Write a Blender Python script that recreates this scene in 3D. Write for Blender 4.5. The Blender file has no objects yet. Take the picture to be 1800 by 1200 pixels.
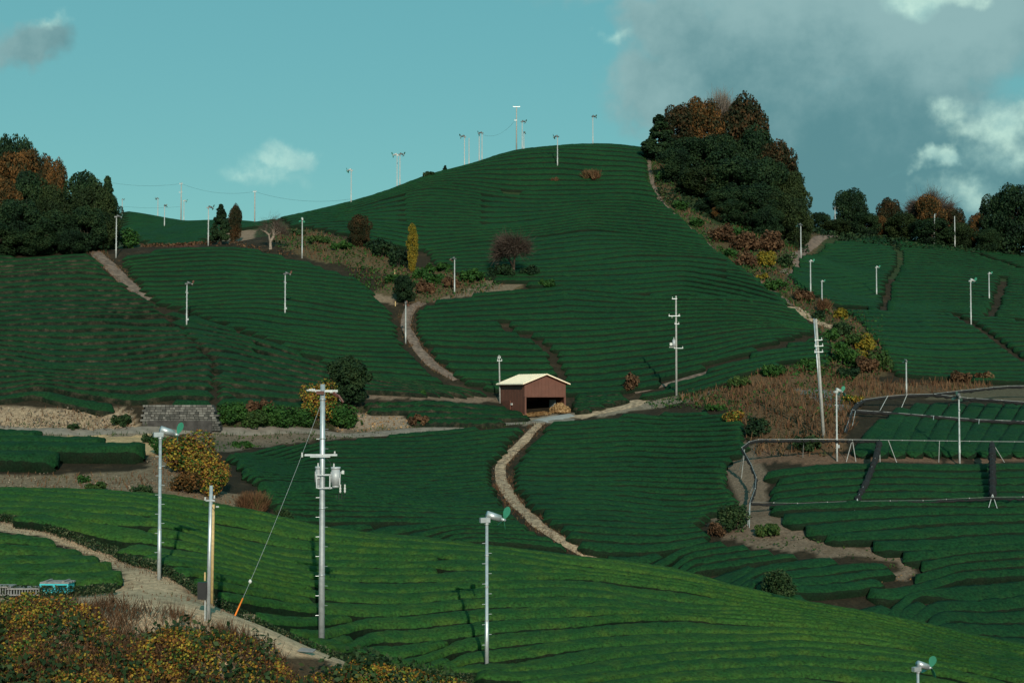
import bpy, math, random
import numpy as np
from mathutils import Vector
sc = bpy.context.scene
COL = sc.collection
random.seed(7); rng = np.random.default_rng(7)
# ------------------------------------------------------------------ camera
F = 2500.0; PITCH = math.atan(90/2500)
cam = bpy.data.cameras.new('camera'); camo = bpy.data.objects.new('camera', cam); COL.objects.link(camo)
cam.sensor_width = 36; cam.lens = 50; cam.clip_start = 0.5; cam.clip_end = 6000
camo.rotation_euler = (math.pi/2 + PITCH, 0, 0)
sc.camera = camo
sc.render.resolution_x = 1024; sc.render.resolution_y = 682
sc.view_settings.view_transform = 'Standard'; sc.view_settings.look = 'None'
sc.view_settings.exposure = 0.0; sc.view_settings.gamma = 1.0
# ------------------------------------------------------------------ sun
SUN_EL = math.radians(23); SUN_AZ = math.atan2(0.16, -1)      # towards the sun: behind the camera, a little right
sd = Vector((math.sin(SUN_AZ)*math.cos(SUN_EL), math.cos(SUN_AZ)*math.cos(SUN_EL), math.sin(SUN_EL)))
sl = bpy.data.lights.new('sun', 'SUN'); so = bpy.data.objects.new('sun', sl); COL.objects.link(so)
sl.energy = 3.7; sl.angle = math.radians(0.5); sl.color = (1.0, 0.90, 0.74)
so.rotation_euler = sd.to_track_quat('Z', 'Y').to_euler()

# ------------------------------------------------------------------ node helpers
def N(nt, t, **kw):
    n = nt.nodes.new(t)
    for k, v in kw.items():
        if k in ('operation', 'blend_type', 'data_type', 'noise_dimensions', 'feature', 'sky_type', 'sun_disc', 'sun_elevation', 'sun_rotation', 'altitude', 'air_density', 'dust_density', 'ozone_density', 'attribute_name', 'interpolation_type', 'use_clamp', 'clamp', 'wave_type','bands_direction'):
            setattr(n, k, v)
        else: n.inputs[k].default_value = v
    return n
def L(nt, a, b): nt.links.new(a, b)
def M(nt, op, a, b=None, c=None, clamp=False):
    n = nt.nodes.new('ShaderNodeMath'); n.operation = op; n.use_clamp = clamp
    for i, v in enumerate((a, b, c)):
        if v is None: continue
        if isinstance(v, (int, float)): n.inputs[i].default_value = v
        else: L(nt, v, n.inputs[i])
    return n.outputs[0]
def MIX(nt, f, a, b, bt='MIX'):
    n = nt.nodes.new('ShaderNodeMix'); n.data_type = 'RGBA'; n.blend_type = bt
    for s, v in ((n.inputs[0], f), (n.inputs[6], a), (n.inputs[7], b)):
        if isinstance(v, (int, float)): s.default_value = v
        elif isinstance(v, tuple): s.default_value = v if len(v) == 4 else v + (1,)
        else: L(nt, v, s)
    return n.outputs[2]
def SS(nt, v, a, b):
    n = nt.nodes.new('ShaderNodeMapRange'); n.interpolation_type = 'SMOOTHSTEP'
    L(nt, v, n.inputs[0]); n.inputs[1].default_value = a; n.inputs[2].default_value = b
    return n.outputs[0]

# ------------------------------------------------------------------ world sky with clouds
w = bpy.data.worlds.new('World'); sc.world = w; w.use_nodes = True
nt = w.node_tree; nt.nodes.clear()
out = nt.nodes.new('ShaderNodeOutputWorld'); bg = nt.nodes.new('ShaderNodeBackground'); bg.inputs[1].default_value = 0.10
L(nt, bg.outputs[0], out.inputs[0])
sky = N(nt, 'ShaderNodeTexSky', sky_type='NISHITA', sun_disc=False, sun_elevation=SUN_EL, sun_rotation=SUN_AZ, altitude=200.0, air_density=1.0, dust_density=.4, ozone_density=1.0)
skyc = MIX(nt, .74, MIX(nt, 1.0, sky.outputs[0], (1.0, 1.25, 0.85), 'MULTIPLY'), (.98, 3.85, 4.5))
tc = nt.nodes.new('ShaderNodeTexCoord')
sep = nt.nodes.new('ShaderNodeSeparateXYZ'); L(nt, tc.outputs['Generated'], sep.inputs[0])
az = M(nt, 'ARCTAN2', sep.outputs[0], sep.outputs[1]); el = M(nt, 'ARCSINE', sep.outputs[2])
for scl, amp in ((11.0, .085), (38.0, .032), (110.0, .010)):
    wn = N(nt, 'ShaderNodeTexNoise', Scale=scl, Detail=4.0, Roughness=.55); L(nt, tc.outputs['Generated'], wn.inputs['Vector'])
    ws = nt.nodes.new('ShaderNodeSeparateColor'); L(nt, wn.outputs['Color'], ws.inputs[0])
    az = M(nt, 'ADD', az, M(nt, 'MULTIPLY', M(nt, 'SUBTRACT', ws.outputs[0], .5), amp)); el = M(nt, 'ADD', el, M(nt, 'MULTIPLY', M(nt, 'SUBTRACT', ws.outputs[1], .5), amp*.8))
n1 = N(nt, 'ShaderNodeTexNoise', Scale=9.0, Detail=8.0, Roughness=0.6); L(nt, tc.outputs['Generated'], n1.inputs['Vector'])
n2 = N(nt, 'ShaderNodeTexNoise', Scale=28.0, Detail=6.0, Roughness=0.6); L(nt, tc.outputs['Generated'], n2.inputs['Vector'])
def pa(px): return math.atan((px-900)/F)
def pe(py): return math.atan((600-py)/F) + PITCH
nz = M(nt, 'SUBTRACT', n1.outputs[0], 0.5); nz2 = M(nt, 'SUBTRACT', n2.outputs[0], 0.5)
def cloud(ells):
    cur = None
    for (cx, cy, rx, ry, s) in ells:
        dx = M(nt, 'DIVIDE', M(nt, 'SUBTRACT', az, pa(cx)), rx/F)
        dy = M(nt, 'DIVIDE', M(nt, 'SUBTRACT', el, pe(cy)), ry/F)
        d = M(nt, 'SQRT', M(nt, 'ADD', M(nt, 'MULTIPLY', dx, dx), M(nt, 'MULTIPLY', dy, dy)))
        v = M(nt, 'MULTIPLY', M(nt, 'SUBTRACT', 1.0, d), s)
        cur = v if cur is None else M(nt, 'SMOOTH_MAX', cur, v, 0.15)
    return cur
grey = cloud([(1330,110,250,150,1.2),(1180,70,130,90,1.1),(1130,160,90,80,.8),(1600,80,420,120,1.2),(1500,250,300,120,1.1),(1180,200,110,50,.7),(1460,365,330,95,1.3),(1750,330,190,130,1.2),(40,110,95,55,1.),(1620,190,150,90,1.),
              (1450,-60,600,90,1.2)])
grey_a = SS(nt, M(nt, 'ADD', M(nt, 'ADD', grey, M(nt, 'MULTIPLY', nz, 1.0)), M(nt, 'MULTIPLY', nz2, .2)), -0.05, 0.5)
white = cloud([(1650,-8,130,48,1.3),(1672,308,52,28,1.3),(1770,255,70,55,1.),(1690,215,40,25,.6),(525,288,62,32,1.15),(490,325,110,34,.5),(1060,80,42,20,.6),(1690,365,90,40,.8),(50,68,70,22,.55),(1330,390,60,20,.4),(1790,310,120,40,.6)])
white_a = SS(nt, M(nt, 'ADD', M(nt, 'ADD', white, M(nt, 'MULTIPLY', nz, .9)), M(nt, 'MULTIPLY', nz2, 1.3)), 0.0, 0.95)
gcol = MIX(nt, SS(nt, M(nt, 'ADD', n1.outputs[0], M(nt, 'MULTIPLY', M(nt, 'SUBTRACT', el, pe(200)), 2.6)), 0.36, 0.78), (.95, 2.3, 2.55), (2.9, 4.6, 4.6))
c1 = MIX(nt, M(nt, 'MULTIPLY', grey_a, 0.86), skyc, gcol)
c2 = MIX(nt, M(nt, 'MULTIPLY', white_a, 0.68), c1, MIX(nt, SS(nt, n2.outputs[0], .35, .7), (3.6, 6.2, 5.9), (7.0, 9.8, 8.2)))
L(nt, c2, bg.inputs[0])

# ------------------------------------------------------------------ terrain: control points -> thin-plate surface
def Pz(py, Y):            # world height of a sight line at distance Y
    v = (600-py)/F
    return Y*(math.sin(PITCH)+v*math.cos(PITCH))/(math.cos(PITCH)-v*math.sin(PITCH))
def Px(px, py, Y):
    v = (600-py)/F
    return Y*((px-900)/F)/(math.cos(PITCH)-v*math.sin(PITCH))
# column px : list of (py, Y)  or  ('z', z, Y) for ground that is out of sight
COLS = {
 0:   [('z',-11,50),(1040,62),(1028,64),(930,74),(912,78),(888,83),(870,93),('z',-9,99),(862,108),(845,112),(830,115),(772,130),(759,141),(756,147),(712,150.5),(680,157),(600,177),(520,200),(450,222),('z',24,236),('z',27,270),('z',22,330)],
 150: [('z',-11.5,50),(1038,62),(1025,64),(970,72.5),(955,75),(873,93),('z',-9.3,99),(863,108),(835,114),(776,129),(759,141),(756,147),(718,150.5),(650,163),(560,187),(447,222),('z',24.5,240),('z',30,280),(378,345),('z',30,390)],
 300: [('z',-12.5,50),(1050,60),(1010,65),(985,68.5),(920,80),(877,93),('z',-9.8,99),(862,106),(800,122),(765,137),(760,143),(757,147),(714,150.5),(650,165),(578,190),(500,209),(430,230),(428,255),(402,310),(386,340),('z',30,390)],
 450: [('z',-13.2,50),(1098,59),(1078,65),(960,84),(907,95),('z',-10.6,101),(893,108),(800,137),(778,143),(764,149),(716,154),(690,159),(600,181),(540,197),(455,223),(428,236),(412,250),(396,300),(390,330),('z',28,390)],
 600: [('z',-13.8,50),(1190,57),(1150,62.5),(1133,66),(1013,79.5),(941,95),('z',-12,102),(933,108),(850,125),(770,149),(760,153),(738,157),(700,161),(688,165),(640,176),(560,196),(470,222),(440,232),(405,248),(380,262),(360,275),('z',33,305),('z',28,380)],
 750: [('z',-14.3,50),(1200,59),(1178,63),(1150,66.5),(1013,80),(957,94),('z',-12.7,101),(952,107),(870,125),(757,155),(740,158),(720,161),(693,166),(680,171),(600,189),(540,204),(490,219),(465,228),(430,239),(380,257),(340,273),(309,290),('z',38,320),('z',30,390)],
 900: [('z',-15,50),(1200,61),(1160,66),(1080,73),(1013,80),(970,91),('z',-13.4,99),(964,106),(880,122),(745,157),(730,162),(710,168),(680,175),(600,191),(515,213),(490,221),(440,238),(400,253),(330,279),(266,300),('z',46,325),('z',34,390)],
 1050:[('z',-15.4,50),(1200,62),(1140,68),(1060,76),(1012,83),(989,91),('z',-14.3,99),(980,106),(880,123),(722,162),(705,168),(680,176),(600,192),(500,218),(400,253),(300,286),(254,306),('z',49,330),('z',36,390)],
 1200:[('z',-16,50),(1200,63),(1130,71),(1060,80),(1012,91),('z',-14.9,99),(1002,106),(900,122),(800,140),(726,158),(703,163),(685,169),(600,188),(500,216),(400,251),(330,276),(280,300),('z',44,330),('z',34,390)],
 1350:[('z',-16.6,50),(1200,64),(1120,73),(1048,86),('z',-14.9,92),(1036,98),(940,112),(900,117),(820,130),(760,141),(700,155),(650,169),(600,183),(540,200),(480,220),(425,248),(395,275),('z',36,310),('z',30,390)],
 1500:[('z',-17,50),(1200,65),(1120,74),(1080,84),('z',-15.7,90),(1066,98),(1000,105),(890,118),(812,129.5),(760,138),(710,151),(680,163),(650,175),(600,187),(560,200),(518,232),(470,260),(415,305),('z',33,340),('z',28,390)],
 1650:[('z',-17.4,50),(1200,65),(1150,72),(1107,82),('z',-16.3,89),(1090,98),(1000,107),(900,117),(814,130),(740,144),(705,156),(674,168),(660,176),(600,194),(545,217),(480,252),(430,292),('z',30,330),('z',28,390)],
 1800:[('z',-18,50),(1200,66),(1140,80),('z',-17,88),(1120,98),(1000,108),(900,118),(815,130),(740,146),(695,160),(674,170),(600,194),(555,213),(500,246),(447,292),('z',28,330),('z',28,390)],
}
pts = []
def addcol(px, lst, pxsrc=None):
    for e in lst:
        if e[0] == 'z': z, Y = e[1], e[2]; x = Y*(px-900)/F
        else: z = Pz(e[0], e[1]); Y = e[1]; x = Px(px, e[0], Y)
        pts.append((x, Y, z))
for px, lst in COLS.items(): addcol(px, lst)
for px, src, dz in ((-220, 0, 0), (2020, 1800, 0)):
    addcol(px, COLS[src])
for x in (-70, -35, 0, 35, 70):
    pts += [(x, -30, 2), (x, 0, -3.0), (x, 18, -7.0), (x, 34, -10.5)]
for x in (-220, -120, 0, 120, 220): pts += [(x, 500, 15), (x, 650, 10)]
for y in (60, 160, 260): pts += [(-230, y, -5+y*.09), (230, y, -14+y*.1)]
pts = np.array(pts)
S_ = 100.0
def _phi(d2): return 0.5*d2*np.log(d2+1e-12)
cx, cy = pts[:, 0]/S_, pts[:, 1]/S_
K = _phi((cx[:, None]-cx)**2+(cy[:, None]-cy)**2) + np.eye(len(cx))*2e-5
Pm = np.c_[np.ones(len(cx)), cx, cy]
A = np.zeros((len(cx)+3,)*2); A[:-3, :-3] = K; A[:-3, -3:] = Pm; A[-3:, :-3] = Pm.T
sol = np.linalg.solve(A, np.r_[pts[:, 2], 0, 0, 0])
def tps(x, y):
    sh = x.shape; x = x.ravel()/S_; y = y.ravel()/S_; o = np.empty(len(x))
    for i in range(0, len(x), 20000):
        a, b = x[i:i+20000, None], y[i:i+20000, None]
        o[i:i+20000] = _phi((a-cx)**2+(b-cy)**2) @ sol[:-3] + sol[-3] + sol[-2]*a[:, 0] + sol[-1]*b[:, 0]
    return o.reshape(sh)
GX = np.unique(np.r_[np.arange(-50, 50.01, .5), np.arange(-130, 130.1, 1.0), np.linspace(-230, 230, 60)])
GY = np.unique(np.r_[np.arange(-30, 50, 2.0), np.arange(50, 112, .4), np.arange(112, 330, .8), np.arange(330, 640, 5.)])
# fade of small detail
def vnoise(x, y, sc_, seed=0):
    x = np.asarray(x)*sc_+seed*17.3; y = np.asarray(y)*sc_+seed*9.1
    xi = np.floor(x).astype(int); yi = np.floor(y).astype(int); fx = x-xi; fy = y-yi
    fx = fx*fx*(3-2*fx); fy = fy*fy*(3-2*fy)
    def h(a, b):
        v = np.sin(a*127.1+b*311.7+seed*5.3)*43758.5453; return v-np.floor(v)
    return (h(xi, yi)*(1-fx)+h(xi+1, yi)*fx)*(1-fy)+(h(xi, yi+1)*(1-fx)+h(xi+1, yi+1)*fx)*fy-.5
gxx, gyy = np.meshgrid(GX, GY, indexing='ij')
GZ = tps(gxx, gyy)
GZ += .18*vnoise(gxx, gyy, .10, 1)+.04*vnoise(gxx, gyy, .4, 2)
def H(x, y):
    x = np.clip(np.asarray(x, float), GX[0], GX[-1]-1e-6); y = np.clip(np.asarray(y, float), GY[0], GY[-1]-1e-6)
    i = np.clip(np.searchsorted(GX, x, side='right')-1, 0, len(GX)-2); j = np.clip(np.searchsorted(GY, y, side='right')-1, 0, len(GY)-2)
    fx = (x-GX[i])/(GX[i+1]-GX[i]); fy = (y-GY[j])/(GY[j+1]-GY[j])
    return (GZ[i, j]*(1-fx)+GZ[i+1, j]*fx)*(1-fy)+(GZ[i, j+1]*(1-fx)+GZ[i+1, j+1]*fx)*fy
_YS = np.arange(40, 420, .2)
def at(px, py, y0=40, y1=420):
    """first ground point on the sight line through a photo pixel, looked for between distances y0 and y1"""
    Y = _YS[(_YS >= y0) & (_YS <= y1)]
    v = (600-py)/F; cz = (math.sin(PITCH)+v*math.cos(PITCH)); cyy = (math.cos(PITCH)-v*math.sin(PITCH))
    xs = Y*((px-900)/F)/cyy; zs = Y*cz/cyy; d = zs-H(xs, Y)
    k = np.nonzero(d <= 0)[0]
    k = k[0] if len(k) else int(np.argmin(d))
    if k > 0 and d[k] <= 0:
        t = d[k-1]/(d[k-1]-d[k]); yy = Y[k-1]+t*(Y[k]-Y[k-1])
    else: yy = Y[k]
    x = yy*((px-900)/F)/cyy
    return (float(x), float(yy), float(H(x, yy)))
def pt(e):
    """photo pixel (px,py) or plan point (px,'Y',dist)"""
    if e[1] == 'Y': return ((e[0]-900)/F*e[2], float(e[2]))
    return at(*e)[:2]
def project(x, y, z):
    c, s = math.cos(PITCH), math.sin(PITCH)
    d = y*c+z*s; v = -y*s+z*c
    return 900+F*x/d, 600-F*v/d
_hill = np.clip((gyy-58)/6, 0, 1)
GTOP = GZ.copy()                      # the level of the clipped hedge tops
GZ = GZ-.55*_hill                     # the soil lies lower than the hedges
# ---END-CORE
def atop(px, py, y0=40, y1=420):
    global GZ
    s = GZ; GZ = GTOP
    r = at(px, py, y0, y1); GZ = s
    return r
def plan(e, top=True):
    """-> (azimuth column, distance)"""
    if e[1] == 'Y': return (float(e[0]), float(e[2]))
    f = atop if top else at
    x, y, z = f(*e)
    return (900+F*x/y, y)
def polyplan(poly, top=True, step=22):
    out_ = []
    n = len(poly)
    for i in range(n):
        a, b = poly[i], poly[(i+1) % n]
        out_.append(plan(a, top))
        if a[1] != 'Y' and b[1] != 'Y' and len(a) == 2 and len(b) == 2:
            k = int(math.hypot(b[0]-a[0], b[1]-a[1])//step)
            for j in range(1, k): 
                t = j/k; out_.append(plan((a[0]+(b[0]-a[0])*t, a[1]+(b[1]-a[1])*t), top))
    return np.array(out_)
def inside(poly, x, y):
    x = np.asarray(x, float); y = np.asarray(y, float); r = np.zeros(x.shape, bool); n = len(poly)
    for i in range(n):
        x1, y1 = poly[i]; x2, y2 = poly[i-1]
        c = (y1 > y) != (y2 > y)
        with np.errstate(divide='ignore', invalid='ignore'):
            r ^= c & (x < (x2-x1)*(y-y1)/(y2-y1+1e-12)+x1)
    return r

# ------------------------------------------------------------------ mesh and tagging helpers
def tag(o, label=None, cat=None, group=None, kind=None):
    if label: o['label'] = label
    if cat: o['category'] = cat
    if group: o['group'] = group
    if kind: o['kind'] = kind
    return o
def mesh_np(name, V, Fq, mats, smooth=False):
    """V (n,3); Fq (m,4) or (m,3) index array"""
    V = np.asarray(V, np.float32); Fq = np.asarray(Fq, np.int32); k = Fq.shape[1]
    me = bpy.data.meshes.new(name)
    me.vertices.add(len(V)); me.vertices.foreach_set('co', V.ravel())
    me.loops.add(Fq.size); me.loops.foreach_set('vertex_index', Fq.ravel())
    me.polygons.add(len(Fq)); me.polygons.foreach_set('loop_start', np.arange(0, Fq.size, k, dtype=np.int32))
    me.polygons.foreach_set('loop_total', np.full(len(Fq), k, np.int32))
    if smooth: me.polygons.foreach_set('use_smooth', np.ones(len(Fq), bool))
    me.update(calc_edges=True)
    for m in (mats if isinstance(mats, (list, tuple)) else [mats]): me.materials.append(m)
    return me
def link(name, me, parent=None, loc=None):
    o = bpy.data.objects.new(name, me); COL.objects.link(o)
    if parent is not None: o.parent = parent
    if loc is not None: o.location = loc
    return o
def empty(name, loc, rz=0.0, s=1.0):
    o = bpy.data.objects.new(name, None); COL.objects.link(o); o.location = loc; o.rotation_euler = (0, 0, rz)
    if s != 1.0: o.scale = (s, s, s) if isinstance(s, (int, float)) else s
    return o
def copy_tree(o, parent=None):
    c = o.copy(); COL.objects.link(c)
    if parent is not None: c.parent = parent
    for ch in [k for k in KIDS.get(o.name, [])]:
        register(c, copy_tree(ch, c))
    return c
KIDS = {}
def register(p, c): KIDS.setdefault(p.name, []).append(c); return c
class MB:
    def __init__(s): s.v = []; s.f = []
    def box(s, c, d, R=None):
        b = len(s.v)
        for k in range(8):
            p = Vector(((k & 1)-.5, ((k >> 1) & 1)-.5, ((k >> 2) & 1)-.5)); p = Vector((p.x*d[0], p.y*d[1], p.z*d[2]))
            if R is not None: p = R @ p
            s.v.append(tuple(p+Vector(c)))
        for f in ((0,2,3,1),(4,5,7,6),(0,1,5,4),(2,6,7,3),(0,4,6,2),(1,3,7,5)): s.f.append(tuple(b+i for i in f))
        return s
    def tube(s, path, radii, n=8, caps=True):
        path = [Vector(p) for p in path]
        if isinstance(radii, (int, float)): radii = [radii]*len(path)
        b = len(s.v); up = None
        for i, p in enumerate(path):
            t = (path[min(i+1, len(path)-1)]-path[max(i-1, 0)]).normalized()
            if up is None: up = Vector((1, 0, 0)) if abs(t.x) < .9 else Vector((0, 1, 0))
            a = t.cross(up).normalized(); c = t.cross(a).normalized()
            for k in range(n):
                g = 2*math.pi*k/n; s.v.append(tuple(p+(a*math.cos(g)+c*math.sin(g))*radii[i]))
        for i in range(len(path)-1):
            for k in range(n):
                s.f.append((b+i*n+k, b+i*n+(k+1) % n, b+(i+1)*n+(k+1) % n, b+(i+1)*n+k))
        if caps:
            s.f.append(tuple(b+k for k in range(n))[::-1]); e = b+(len(path)-1)*n; s.f.append(tuple(e+k for k in range(n)))
        return s
    def poly(s, vs):
        b = len(s.v); s.v += [tuple(v) for v in vs]; s.f.append(tuple(range(b, b+len(vs)))); return s
    def prism(s, prof, y0, y1, tf=None):
        b = len(s.v); n = len(prof)
        for y in (y0, y1):
            for (x, z) in prof:
                p = Vector((x, y, z)); s.v.append(tuple(tf(p) if tf else p))
        s.f.append(tuple(b+i for i in range(n))); s.f.append(tuple(b+n+i for i in range(n))[::-1])
        for i in range(n): s.f.append((b+i, b+n+i, b+n+(i+1) % n, b+(i+1) % n))
        return s
    def mesh(s, name, mat, smooth=False):
        me = bpy.data.meshes.new(name); me.from_pydata(s.v, [], s.f)
        me.materials.append(mat)
        if smooth: me.polygons.foreach_set('use_smooth', [True]*len(me.polygons))
        me.update(); return me
    def build(s, name, mat, parent=None, smooth=False):
        o = link(name, s.mesh(name, mat, smooth), parent)
        if parent is not None: register(parent, o)
        return o

# ------------------------------------------------------------------ materials
def newmat(name):
    m = bpy.data.materials.new(name); m.use_nodes = True; nt = m.node_tree
    return m, nt, nt.nodes['Principled BSDF']
def plain(name, col, rough=.6, metal=0.0, var=.15, scale=3.0, bump=0.0):
    m, nt, p = newmat(name); g = nt.nodes.new('ShaderNodeNewGeometry')
    n = N(nt, 'ShaderNodeTexNoise', Scale=scale, Detail=5.0); L(nt, g.outputs['Position'], n.inputs['Vector'])
    f = SS(nt, n.outputs[0], .3, .7)
    L(nt, MIX(nt, f, tuple(c*(1-var) for c in col), tuple(min(1, c*(1+var)) for c in col)), p.inputs['Base Color'])
    p.inputs['Roughness'].default_value = rough; p.inputs['Metallic'].default_value = metal
    if bump:
        b = nt.nodes.new('ShaderNodeBump'); b.inputs['Strength'].default_value = .5; b.inputs['Distance'].default_value = bump
        L(nt, n.outputs[0], b.inputs['Height']); L(nt, b.outputs[0], p.inputs['Normal'])
    return m
def ramp(nt, fac, stops, interp='LINEAR'):
    r = nt.nodes.new('ShaderNodeValToRGB'); cr = r.color_ramp; cr.interpolation = interp
    while len(cr.elements) < len(stops): cr.elements.new(.5)
    for e, (p, c) in zip(cr.elements, stops): e.position = p; e.color = c+(1,)
    L(nt, fac, r.inputs[0]); return r.outputs[0]
def leafmat(name, cols, clump=.35, rough=.55, world=True, spread=.5, trans=0.0):
    """leaves: colour picked per leaf and per clump; nothing in it follows light or shade"""
    m, nt, p = newmat(name); g = nt.nodes.new('ShaderNodeNewGeometry')
    n = N(nt, 'ShaderNodeTexNoise', Scale=clump, Detail=2.0); L(nt, g.outputs['Position'], n.inputs['Vector'])
    f = M(nt, 'ADD', M(nt, 'MULTIPLY', SS(nt, n.outputs[0], .3, .7), 1-spread), M(nt, 'MULTIPLY', g.outputs['Random Per Island'], spread))
    k = len(cols)-1
    c = ramp(nt, f, [(.08+.84*i/max(k, 1), c_) for i, c_ in enumerate(cols)])
    L(nt, c, p.inputs['Base Color']); p.inputs['Roughness'].default_value = max(rough, .7); p.inputs['Specular IOR Level'].default_value = .12
    return m
def teamat(name, a, b, c, leafscale=9.0, soil=0.0, bump=.06):
    m, nt, p = newmat(name); g = nt.nodes.new('ShaderNodeNewGeometry'); P_ = g.outputs['Position']
    n1 = N(nt, 'ShaderNodeTexNoise', Scale=.07, Detail=4.0, Roughness=.6); L(nt, P_, n1.inputs['Vector'])
    n2 = N(nt, 'ShaderNodeTexNoise', Scale=leafscale, Detail=4.0, Roughness=.75); L(nt, P_, n2.inputs['Vector'])
    n3 = N(nt, 'ShaderNodeTexNoise', Scale=.9, Detail=5.0, Roughness=.65); L(nt, P_, n3.inputs['Vector'])
    base = MIX(nt, SS(nt, n1.outputs[0], .35, .65), a, b)
    base = MIX(nt, M(nt, 'MULTIPLY', SS(nt, n3.outputs[0], .40, .75), .6), base, c)
    v = nt.nodes.new('ShaderNodeMapRange'); L(nt, n2.outputs[0], v.inputs[0]); v.inputs[1].default_value = .3; v.inputs[2].default_value = .7
    v.inputs[3].default_value = .35; v.inputs[4].default_value = 1.8
    cc = nt.nodes.new('ShaderNodeCombineColor')
    for i in range(3): L(nt, v.outputs[0], cc.inputs[i])
    base = MIX(nt, 1.0, base, cc.outputs[0], 'MULTIPLY')
    if soil:
        n4 = N(nt, 'ShaderNodeTexNoise', Scale=.55, Detail=3.0); L(nt, P_, n4.inputs['Vector'])
        base = MIX(nt, M(nt, 'MULTIPLY', SS(nt, n4.outputs[0], .55, .72), soil), base, (.10, .065, .04))
    L(nt, base, p.inputs['Base Color']); p.inputs['Roughness'].default_value = .75; p.inputs['Specular IOR Level'].default_value = .12
    bp = nt.nodes.new('ShaderNodeBump'); bp.inputs['Strength'].default_value = .8; bp.inputs['Distance'].default_value = bump
    L(nt, n2.outputs[0], bp.inputs['Height']); L(nt, bp.outputs[0], p.inputs['Normal'])
    return m
TEA_B = teamat('tea_bright_leaf', (.013,.056,.012), (.024,.073,.012), (.050,.088,.012), 7.0)  # brighter, yellower green of the front fields
TEA_D = teamat('tea_dark_leaf', (.005,.033,.010), (.007,.041,.0115), (.015,.046,.0115), 4.5)  # darker green of the terrace, middle and hill fields
TEA_O = teamat('tea_old_leaf', (.005,.030,.009), (.007,.036,.0105), (.013,.040,.011), 4.5)
TEA_S = teamat('tea_side_twigs_gap_shade', (.0035,.013,.005), (.005,.016,.006), (.013,.014,.007), 7.0)  # twigs and old leaves of the sides, darkened to paint shade between rows
TEA_SO = teamat('tea_old_twigs_gap_shade', (.004,.010,.005), (.005,.012,.005), (.075,.058,.038), 5.0)  # pale bare twig patches over a dark tone painted as row-gap shade
TEA_L = leafmat('tea_side_leaf', [(.008,.022,.010), (.014,.036,.014), (.03,.055,.02), (.10,.11,.06)], 1.0, .45, spread=.85)

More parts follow.
